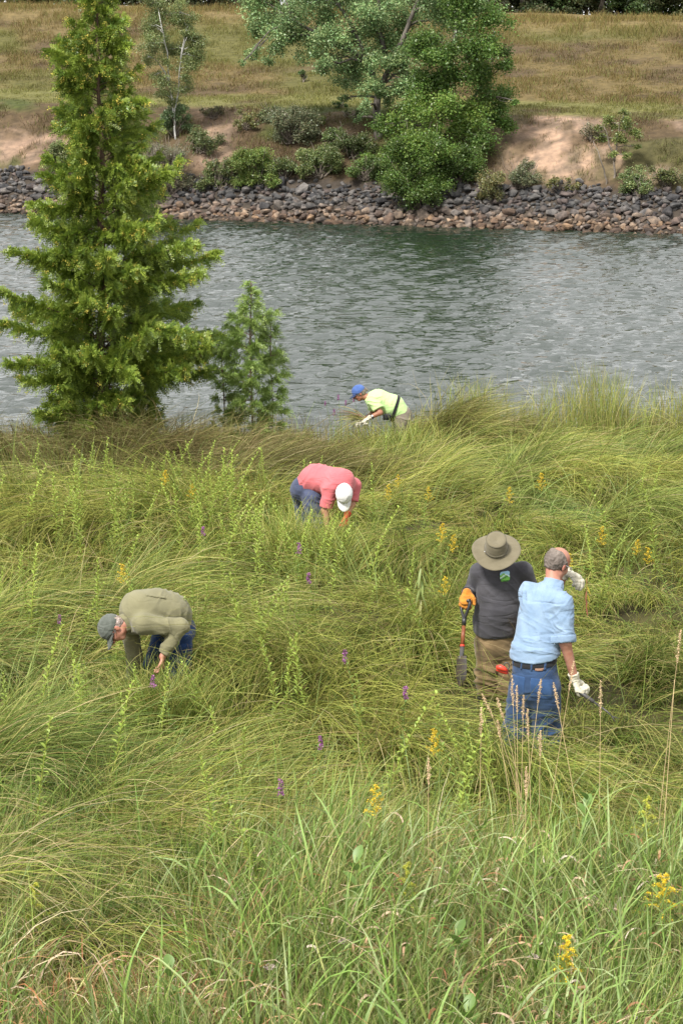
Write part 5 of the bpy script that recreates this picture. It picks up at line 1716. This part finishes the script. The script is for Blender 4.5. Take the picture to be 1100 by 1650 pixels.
# ================================================================== flowering and leafy plants
M_PLANT = leaf_mat('plant_leaves', transl=.35, vary=.10, nscale=2.0, gloss=.03)
M_PETAL = leaf_mat('petals', transl=.25, vary=.08, nscale=3.0)
M_STEM = leaf_mat('plant_stems', transl=.0, vary=.12, nscale=3.0)


def lance(mb, base, d, n_, L, w, c, droop=.3, seg=4):
    """a lance-shaped folded leaf"""
    d = unit(d); n_ = unit(np.asarray(n_) - d * np.dot(n_, d)); s_ = np.cross(d, n_)
    V = []
    for i in range(seg + 1):
        t_ = i / seg
        c_ = np.asarray(base) + d * L * t_ - np.array([0, 0, 1]) * droop * L * t_ * t_
        hw = w * .5 * math.sin(math.pi * min(.97, .06 + t_ * .92)) ** .8
        V += [c_ - s_ * hw + n_ * hw * .25, c_, c_ + s_ * hw + n_ * hw * .25]
    Q = []
    for i in range(seg):
        a = i * 3; Q += [(a, a + 1, a + 4, a + 3), (a + 1, a + 2, a + 5, a + 4)]
    mb.add(V, Q, None, np.asarray(c) * RNG.uniform(.85, 1.15))


def stem_line(H, bend):
    t_ = np.linspace(0, 1, 9)
    return np.stack([bend[0] * t_ ** 2, bend[1] * t_ ** 2, H * t_], 1)


def leafy_stem(name, H, bend, nl, LL, lw, c, flower=None, fc=(.62, .45, .05), broad=False, leaf_from=.12, top_small=True):
    root = empty(name)
    P = stem_line(H, bend)
    T = MB(); T.tube(P, np.linspace(.0045, .0018, 9), 5, np.array(c) * .9 * np.array([1.1, .9, 1])); T.build('stem', M_STEM, root)
    L = MB()
    for i in range(nl):
        t_ = leaf_from + (1 - leaf_from) * (i + .5) / nl
        p_ = np.array([np.interp(t_, np.linspace(0, 1, 9), P[:, k]) for k in range(3)])
        a = i * 2.4 + RNG.normal(0, .3)
        el = RNG.uniform(.2, .7) + .5 * t_
        l_ = LL * (1.15 - (.75 if top_small else .2) * t_ ** 1.5) * RNG.uniform(.75, 1.2)
        d = (math.cos(a) * math.cos(el), math.sin(a) * math.cos(el), math.sin(el))
        cc = np.array(c) * (1 + .35 * t_)
        lance(L, p_, d, (0, 0, 1), l_, lw * RNG.uniform(.8, 1.2), cc, .35)
    L.build('leaves', M_PLANT, root)
    tipp = P[-1]
    if flower == 'plume':
        F_ = MB()
        for k in range(11):
            a = k * 2.4; t_ = k / 11
            b0_ = P[-1] - [0, 0, H * .20 * t_] ; ln = .016 + .065 * t_
            e = b0_ + np.array([math.cos(a) * ln, math.sin(a) * ln, ln * .55])
            n_ = 26
            tt = RNG.random(n_)[:, None]
            pts = b0_ + (e - b0_) * tt + [0, 0, .01] * np.sin(tt * 3) + RNG.normal(0, .006, (n_, 3))
            leaf_quads(F_, pts, .011, np.array(fc) * RNG.uniform(.7, 1.25, (n_, 1)), asp=1.2)
        F_.build('flower_head', M_PETAL, root)
    elif flower == 'spike':
        F_ = MB(); n_ = 110
        tt = RNG.random(n_); a = RNG.uniform(0, TAU, n_); r = .014 * (1.15 - .7 * tt)
        pts = P[-1] + np.stack([np.cos(a) * r, np.sin(a) * r, -.07 + .10 * tt], 1) + RNG.normal(0, .004, (n_, 3))
        leaf_quads(F_, pts, .014, np.array(fc) * RNG.uniform(.6, 1.3, (n_, 1)), asp=1.2)
        F_.build('flower_spike', M_PETAL, root)
    elif flower == 'flat':
        F_ = MB(); n_ = 90
        a = RNG.uniform(0, TAU, n_); r = .034 * np.sqrt(RNG.random(n_))
        pts = P[-1] + np.stack([np.cos(a) * r, np.sin(a) * r, RNG.normal(0, .003, n_) - r * .15], 1)
        leaf_quads(F_, pts, .009, np.array(fc) * RNG.uniform(.6, 1.2, (n_, 1)), up=2, asp=1.1)
        for k in range(7):
            a_ = k * .9; T2 = MB(); 
        F_.build('flower_head', M_PETAL, root)
    return root


def find_y(px, py, h, lo=9.2, hi=34.8):
    for _ in range(40):
        m_ = (lo + hi) / 2
        q = at(px, py, m_)
        if q[2] - float(ground_z(q[0], m_)) < h: hi = m_
        else: lo = m_
    return (lo + hi) / 2


def plant_at(o, px, py, H, scale=1.0, label=None, cat=None, group=None, rz=None):
    """top of the plant measured at (px, py); H its height"""
    y = find_y(px, py, H * scale)
    q = at(px, py, y)
    ch = o.get('bend', None)
    rz = RNG.uniform(0, TAU) if rz is None else rz
    bx, by = (o['bx'], o['by'])
    dx = (math.cos(rz) * bx - math.sin(rz) * by) * scale; dy = (math.sin(rz) * bx + math.cos(rz) * by) * scale
    o.location = (float(q[0]) - dx, y - dy, float(ground_z(q[0] - dx, y - dy)) - .02)
    o.rotation_euler = (0, 0, rz); o.scale = (scale,) * 3
    tag(o, label, cat, group)
    return o


def kinds(n, fn):
    r = []
    for i in range(n):
        bend = (RNG.uniform(.03, .38), RNG.uniform(-.08, .08))
        o = fn(i, bend); o['bx'], o['by'] = bend
        r.append(o)
    return r


LG_ = (.255, .335, .062)
protoA = kinds(8, lambda i, b: leafy_stem('goldenrod_plant', .95, b, 62, .095, .019, np.array(LG_) * [.9, 1, 1.08, .8, 1.0, .72, .95, .85][i]))
protoF = kinds(3, lambda i, b: leafy_stem('goldenrod_plant', .95, b, 38, .085, .015, (.17, .26, .055), 'plume'))
protoP = kinds(3, lambda i, b: leafy_stem('loosestrife_plant', .90, b, 26, .06, .012, (.15, .25, .06), 'spike', fc=(.33, .13, .30)))
used = {}


def inst(protos, i=None):
    o = protos[RNG.integers(0, len(protos))] if i is None else protos[i % len(protos)]
    if o.name not in used:
        used[o.name] = 1; return o
    return copy_tree(o)


# leafy stems that have not flowered
pts = []
def tries(n, x0, x1, y0, y1, f=None):
    k = 0
    while k < n:
        x, y = RNG.uniform(x0, x1), RNG.uniform(y0, y1)
        if f and not f(x, y): continue
        pts.append((x, y)); k += 1
band = lambda x, y: abs(y - (745 + .12 * (x - 200))) < 62
tries(88, 0, 460, 700, 850, band)
tries(20, 0, 420, 850, 960)
tries(12, 380, 480, 930, 1060); tries(8, 380, 700, 720, 800); tries(9, 100, 170, 985, 1110); tries(8, 690, 790, 1110, 1190)
tries(7, 560, 1100, 760, 900); tries(8, 0, 700, 1070, 1230); tries(4, 840, 1100, 740, 860); tries(3, 600, 720, 880, 960)
pts += [(192, 1100), (330, 1262), (383, 738), (515, 820), (530, 838), (425, 800), (500, 745), (455, 840)]
avoid = [(795, 930, 75, 110), (875, 985, 75, 130), (225, 985, 88, 45), (555, 790, 30, 30), (615, 645, 50, 40), (520,790,30,30)]
for x, y in pts:
    if any(abs(x - a_[0]) < a_[2] and abs(y - a_[1] - 20) < a_[3] for a_ in avoid) and y > 600: continue
    plant_at(inst(protoA), x, y, .95, RNG.uniform(.75, 1.15), 'pale yellow-green leafy goldenrod stem, not in flower, standing in the sedge', 'plant', 'leafy goldenrod stems among the sedge')

GF = 'goldenrods in yellow flower in the meadow'
for x, y, l in [(872, 762, 'goldenrod in flower standing highest on the slope above the man in the brimmed hat'), (820, 781, 'small goldenrod flower spray just left of the highest one above the hat'),
                (712, 842, 'goldenrod in flower midway between the brimmed hat and the white cap'), (625, 775, 'goldenrod in flower, the lower of two beside the white cap'),
                (641, 765, 'goldenrod in flower, the upper of two beside the white cap'), (690, 783, 'small yellow goldenrod tip right of the two by the white cap'),
                (969, 848, 'goldenrod in flower above and right of the raised white glove'), (1026, 872, 'broad goldenrod flower near the edge, the left of the close pair'),
                (1044, 878, 'goldenrod flower, the right of the close pair near the edge'), (730, 860, 'single goldenrod head just left of the brimmed hat'),
                (717, 928, 'dull goldenrod head between the sedge mound and the orange glove'), (916, 894, 'yellow goldenrod head just behind the balding head'),
                (309, 780, 'orange-yellow goldenrod head among the pale leafy stems'), (266, 757, 'pale yellow goldenrod tip among the leafy stems nearer the cedar'),
                (197, 903, 'pale goldenrod head directly above the olive-shirted back'), (700, 1163, 'goldenrod head in the sedge in front of the rubber boots'),
                (605, 1262, 'yellow goldenrod tip in the sedge right of the lowest purple spike'), (490, 772, 'pale goldenrod head touching the grey-blue jeans of the pink-shirted person')]:
    plant_at(inst(protoF), x, y, .95, RNG.uniform(.8, 1.0), l, 'goldenrod', GF)
GP = 'purple loosestrife in the meadow'
for x, y, l in [(327, 850, 'purple flower spike alone in the sedge above the olive-shirted back'), (482, 876, 'purple flower spike below the person in coral pink'),
                (497, 928, 'faint purple spike at the top of the parted sedge'), (555, 1052, 'purple flower spike in the sedge below the dark parted hollow'),
                (246, 1088, 'purple flower spike below the bent man in the olive shirt'), (96, 992, 'purple flower spike left of the grey cap'),
                (516, 1186, 'largest purple flower spike, in the middle of the meadow'), (452, 1259, 'lowest purple flower spike, beneath the largest one'),
                (653, 1105, 'purple flower spike left of the shovel blade'), (524, 642, 'purple spike at the shoreline, farthest left of the row by the lime shirt'),
                (545, 636, 'purple spike second from the left in the shoreline row'), (557, 645, 'purple spike low in the shoreline row just left of the blue cap'),
                (538, 660, 'purple spike lowest in the shoreline row, half sunk in brown sedge'), (570, 640, 'purple spike directly below the peak of the blue cap')]:
    plant_at(inst(protoP), x, y, .90, RNG.uniform(.8, 1.05), l, 'loosestrife', GP)

# big goldenrods close to the viewer
for x, y, H, l, c, br in [(913, 1508, .62, 'tall bright yellow goldenrod in full flower at the bottom of the photo', (.30, .36, .08), 1), (1068, 1410, .62, 'spreading yellow goldenrod plume at the edge in the coarse grass', (.24, .32, .07), 2),
                          (55, 1425, .6, 'pale yellow-green budding goldenrod at the near left', (.30, .36, .08), 0), (1042, 1285, .7, 'pale budding goldenrod beside the tan leaves near the edge', (.26, .34, .09), 0),
                          (655, 1262 + 130, .6, 'small budding goldenrod in the near grass below the parted sedge', (.24, .32, .08), 0)]:
    rb = empty('goldenrod_plant'); rb.name = 'goldenrod_plant'
    bend = np.array([.03, .0]); P = stem_line(H, bend)
    T = MB(); T.tube(P, np.linspace(.005, .002, 9), 6, (.22, .26, .06)); 
    L = MB()
    for i in range(34):
        t_ = .1 + .75 * i / 34; p_ = np.array([np.interp(t_, np.linspace(0, 1, 9), P[:, k]) for k in range(3)]); a = i * 2.4
        lance(L, p_, (math.cos(a), math.sin(a), .7), (0, 0, 1), .11 * (1.2 - .6 * t_), .016, c, .35)
    F_ = MB(); fc = (.78, .60, .06) if br else (.55, .56, .10)
    nb_ = 20 if br else 12
    for k in range(nb_):
        a = k * 2.4; t_ = k / nb_; z0 = H - .30 * t_; ln = (.018 + .10 * t_) * (1.6 if br == 2 else 1)
        b0_ = np.array([.03, 0, z0]); e = b0_ + np.array([math.cos(a) * ln, math.sin(a) * ln, ln * .35])
        T.tube([b0_ - [0, 0, .01], (b0_ + e) / 2, e], [.0014, .001, .0006], 4, (.3, .34, .06), caps=False)
        n_ = 110; tt = RNG.random(n_)[:, None]
        q = b0_ + (e - b0_) * tt + np.array([0, 0, .02]) * np.sin(tt * 3.1) + RNG.normal(0, .0042, (n_, 3))
        leaf_quads(F_, q, .0075, np.array(fc) * RNG.uniform(.65, 1.25, (n_, 1)), asp=1.15)
    T.build('stem', M_STEM, rb); L.build('leaves', M_PLANT, rb); F_.build('flower_head', M_PETAL, rb)
    rb['bx'], rb['by'] = .03, 0.0
    plant_at(rb, x, y, H, 1.0, l, 'goldenrod', 'goldenrods close to the viewer', rz=0.0)

for x, y in [(486, 806), (503, 822), (520, 826), (536, 832), (546, 822), (497, 838), (526, 846), (470, 800), (622, 700), (640, 694), (656, 698), (215, 1062), (290, 1056), (272, 1066)]:
    plant_at(inst(protoA), x, y, .95, RNG.uniform(.7, .95), 'pale yellow-green leafy goldenrod stem, not in flower, standing in the sedge', 'plant', 'leafy goldenrod stems among the sedge')

# milkweed with broad leaves
for x, y, H, l in [(735, 1490, .62, 'broad-leaved milkweed in the near grass, left of the bright goldenrod'), (572, 1372, .68, 'broad-leaved milkweed with upright leaves in the middle of the near grass'),
                   (945, 1272, .72, 'milkweed with pale upright leaves below the weeding tool'), (752, 1612, .55, 'young milkweed cut by the bottom edge of the photo'),
                   (272, 1545, .55, 'large-leaved milkweed low in the near grass at the left')]:
    rb = empty('milkweed_plant'); P = stem_line(H, (.02, 0)); T = MB(); T.tube(P, np.linspace(.005, .003, 9), 6, (.25, .32, .12)); L = MB()
    for i in range(12):
        t_ = .2 + .8 * i / 12; a = (i // 2) * 1.57 + (i % 2) * math.pi + RNG.normal(0, .15)
        p_ = np.array([np.interp(t_, np.linspace(0, 1, 9), P[:, k]) for k in range(3)])
        lance(L, p_, (math.cos(a), math.sin(a), .35 + 1.3 * t_), (-math.cos(a) * .4, -math.sin(a) * .4, 1), .16 * RNG.uniform(.8, 1.1) * (1.1 - .35 * t_), .060, (.15, .25, .06), .25, seg=7)
    T.build('stem', M_STEM, rb); L.build('leaves', M_PLANT, rb); rb['bx'], rb['by'] = .02, 0.0
    plant_at(rb, x, y, H, 1.0, l, 'milkweed', 'milkweeds in the near grass', rz=RNG.uniform(0, 6))

# yarrow gone brownish white
yp = kinds(2, lambda i, b: leafy_stem('yarrow_plant', .55, (.03, .02), 14, .05, .008, (.17, .22, .09), 'flat', fc=(.42, .34, .30)))
for x, y, l in [(592, 1526, 'faded whitish yarrow head in the near grass at the middle of the bottom'), (539, 1553, 'small faded yarrow head left of the other one'),
                (1008, 1597, 'whitish yarrow head near the bottom right corner, the highest of the cluster'), (975, 1620, 'brownish yarrow head in the bottom right cluster, left of the highest'),
                (1018, 1638, 'dull brown yarrow head lowest in the bottom right cluster'), (893, 1522, 'faded yarrow head half hidden beside the bright goldenrod')]:
    plant_at(inst(yp), x, y, .55, RNG.uniform(.8, 1.0), l, 'yarrow', 'yarrow in the near grass')

# tan seed stalks of tall grass: tip and foot measured in the photo
TAN = np.array([.62, .47, .26])
GS = 'tan seed stalks standing in front of the two men'
for i, (tx_, ty_, bx_, by_, Y, hl_, l) in enumerate([
        (824, 1088, 838, 1330, 12.9, 50, 'upright tan seed stalk over the left leg of the blue jeans'), (832, 1105, 836, 1330, 12.8, 44, 'tan seed stalk close beside the first over the blue jeans'),
        (843, 1120, 838, 1320, 12.9, 42, 'shorter tan seed stalk third in the bunch on the jeans'), (871, 1094, 835, 1330, 12.8, 40, 'tan seed stalk leaning right across the jeans seat'),
        (891, 1100, 950, 1330, 12.7, 44, 'tan seed stalk leaning left across the jeans pocket'), (924, 1066, 870, 1330, 12.7, 48, 'tallest tan seed stalk, rising past the cream glove'),
        (776, 1118, 850, 1310, 12.9, 44, 'arching tan seed stalk sweeping left over the rubber boots'), (800, 1124, 850, 1300, 12.8, 40, 'second arching tan seed stalk beneath the one over the boots'),
        (775, 1140, 772, 1330, 12.7, 46, 'straight tan seed stalk in front of the boots'), (801, 1160, 842, 1330, 12.6, 30, 'low tan seed stalk in front of the left jeans leg'),
        (849, 1142, 860, 1340, 12.6, 46, 'tan seed stalk between the two jeans legs'), (870, 1178, 868, 1340, 12.5, 40, 'short tan seed stalk at the foot of the jeans'),
        (967, 1096, 966, 1330, 12.8, 60, 'reddish tan seed stalk beside the weeding tool'), (1096, 1015, 1052, 1340, 12.6, 55, 'long tan stalk leaning at the edge of the photo'),
        (1086, 1095, 1062, 1400, 12.2, 0, 'bare tan stalk at the edge of the photo'), (847, 1236, 846, 1420, 12.0, 45, 'tan seed stalk standing in the near grass below the jeans'), (690, 1222, 690, 1390, 12.0, 40, 'tan seed stalk left of the jeans in the near grass')]):
    q0 = at(bx_, by_, Y); g0 = float(ground_z(q0[0], Y)); q1 = at(tx_, ty_, Y - .05)
    rb = obj_at('seed_stalk', (q0[0], Y, g0)); o0 = np.array([q0[0], Y, g0])
    A = q1 - o0; n_ = 10; tt = np.linspace(0, 1, n_)[:, None]
    arch = 1.35 if 'arch' in l else 1.0
    P = A * np.concatenate([tt ** (1.5 if arch > 1 else 1.12), tt, tt ** (.75 if arch > 1 else .97)], 1)
    T = MB(); T.tube(P, np.linspace(.0028, .0013, n_), 5, TAN * [1, 1, 1] * RNG.uniform(.8, 1.05)); T.build('stem', M_STEM, rb)
    if hl_:
        Lh = hl_ / 250.0; F_ = MB(); d = unit(P[-1] - P[-2]); m_ = 200
        tq = RNG.random(m_)[:, None]
        pts_ = P[-1] - d * Lh * tq + RNG.normal(size=(m_, 3)) * (.0055 * np.sin(np.clip(tq * 2.6 + .35, 0, 3)))
        leaf_quads(F_, pts_, .011, np.array([.72, .55, .36]) * RNG.uniform(.65, 1.2, (m_, 1)), asp=2)
        F_.build('seed_head', M_PETAL, rb)
    tag(rb, l, 'grass stalk', GS)

# wilted weed hanging over in the sedge
y = find_y(678, 905, .95); q = at(678, 905, y); g0 = float(ground_z(q[0], y))
rb = obj_at('wilted_weed', (q[0], y, g0)); H = q[2] - g0
T = MB(); P = np.array([(0, 0, 0), (0, 0, H * .6), (-.01, 0, H * .95), (.0, 0, H)]); T.tube(P, [.005, .004, .003, .002], 5, (.25, .26, .10)); T.build('stem', M_STEM, rb)
L = MB()
for i in range(30):
    t_ = .30 + .68 * i / 30; a = i * 2.4
    lance(L, (0, 0, H * t_), (math.cos(a) * .55, math.sin(a) * .55, -.75), (math.cos(a), math.sin(a), .5), .13 * RNG.uniform(.7, 1.1), .026, (.34, .34, .10) if t_ < .7 else (.26, .33, .10), .5)
L.build('leaves', M_PLANT, rb); tag(rb, 'wilting weed with drooping yellowish leaves standing left of the brimmed hat', 'plant')

# weed dangling from the raised glove
c0 = at(944, 938, 15.42); rb = obj_at('pulled_weed', c0)
T = MB(); P = np.array([(0, 0, .03), (.006, 0, -.05), (.0, .01, -.14), (.01, .0, -.22)]); T.tube(P, [.003, .0025, .002, .001], 5, (.26, .15, .06)); T.build('stem', M_STEM, rb)
L = MB()
for i in range(9):
    a = i * 2.2; lance(L, (.003, 0, -.03 - .02 * i), (math.cos(a) * .5, math.sin(a) * .5, -.8), (0, -1, .2), .055, .012, [(.45, .38, .05), (.28, .26, .06), (.25, .08, .04)][i % 3], .4)
L.build('leaves', M_PLANT, rb); tag(rb, 'small yellowish weed dangling from the raised cream glove', 'plant')

# bunch of pulled stems in the hands at the shore
c0 = at(585, 676, 32.25); rb = obj_at('pulled_plant', c0)
F_ = MB(); n_ = 70
dirs = np.stack([-RNG.uniform(.5, 1.0, n_), RNG.normal(0, .35, n_), RNG.uniform(-.1, .75, n_)], 1)
az = np.arctan2(dirs[:, 1], dirs[:, 0]); el = np.arctan2(dirs[:, 2], np.hypot(dirs[:, 0], dirs[:, 1]))
cc = pick([[.36, .34, .12], [.26, .30, .08], [.42, .34, .20], [.28, .16, .08]], RNG.integers(0, 4, n_))
blades(F_, RNG.normal(0, .02, (n_, 3)), az, RNG.uniform(.25, .6, n_), el, el - RNG.uniform(.2, 1.2, n_), np.full(n_, .012), 5, cc * .9, cc)
F_.build('grass_stems', M_PLANT, rb); tag(rb, 'bunch of pulled grass and weed stems held in the white glove at the shoreline', 'plant bunch')
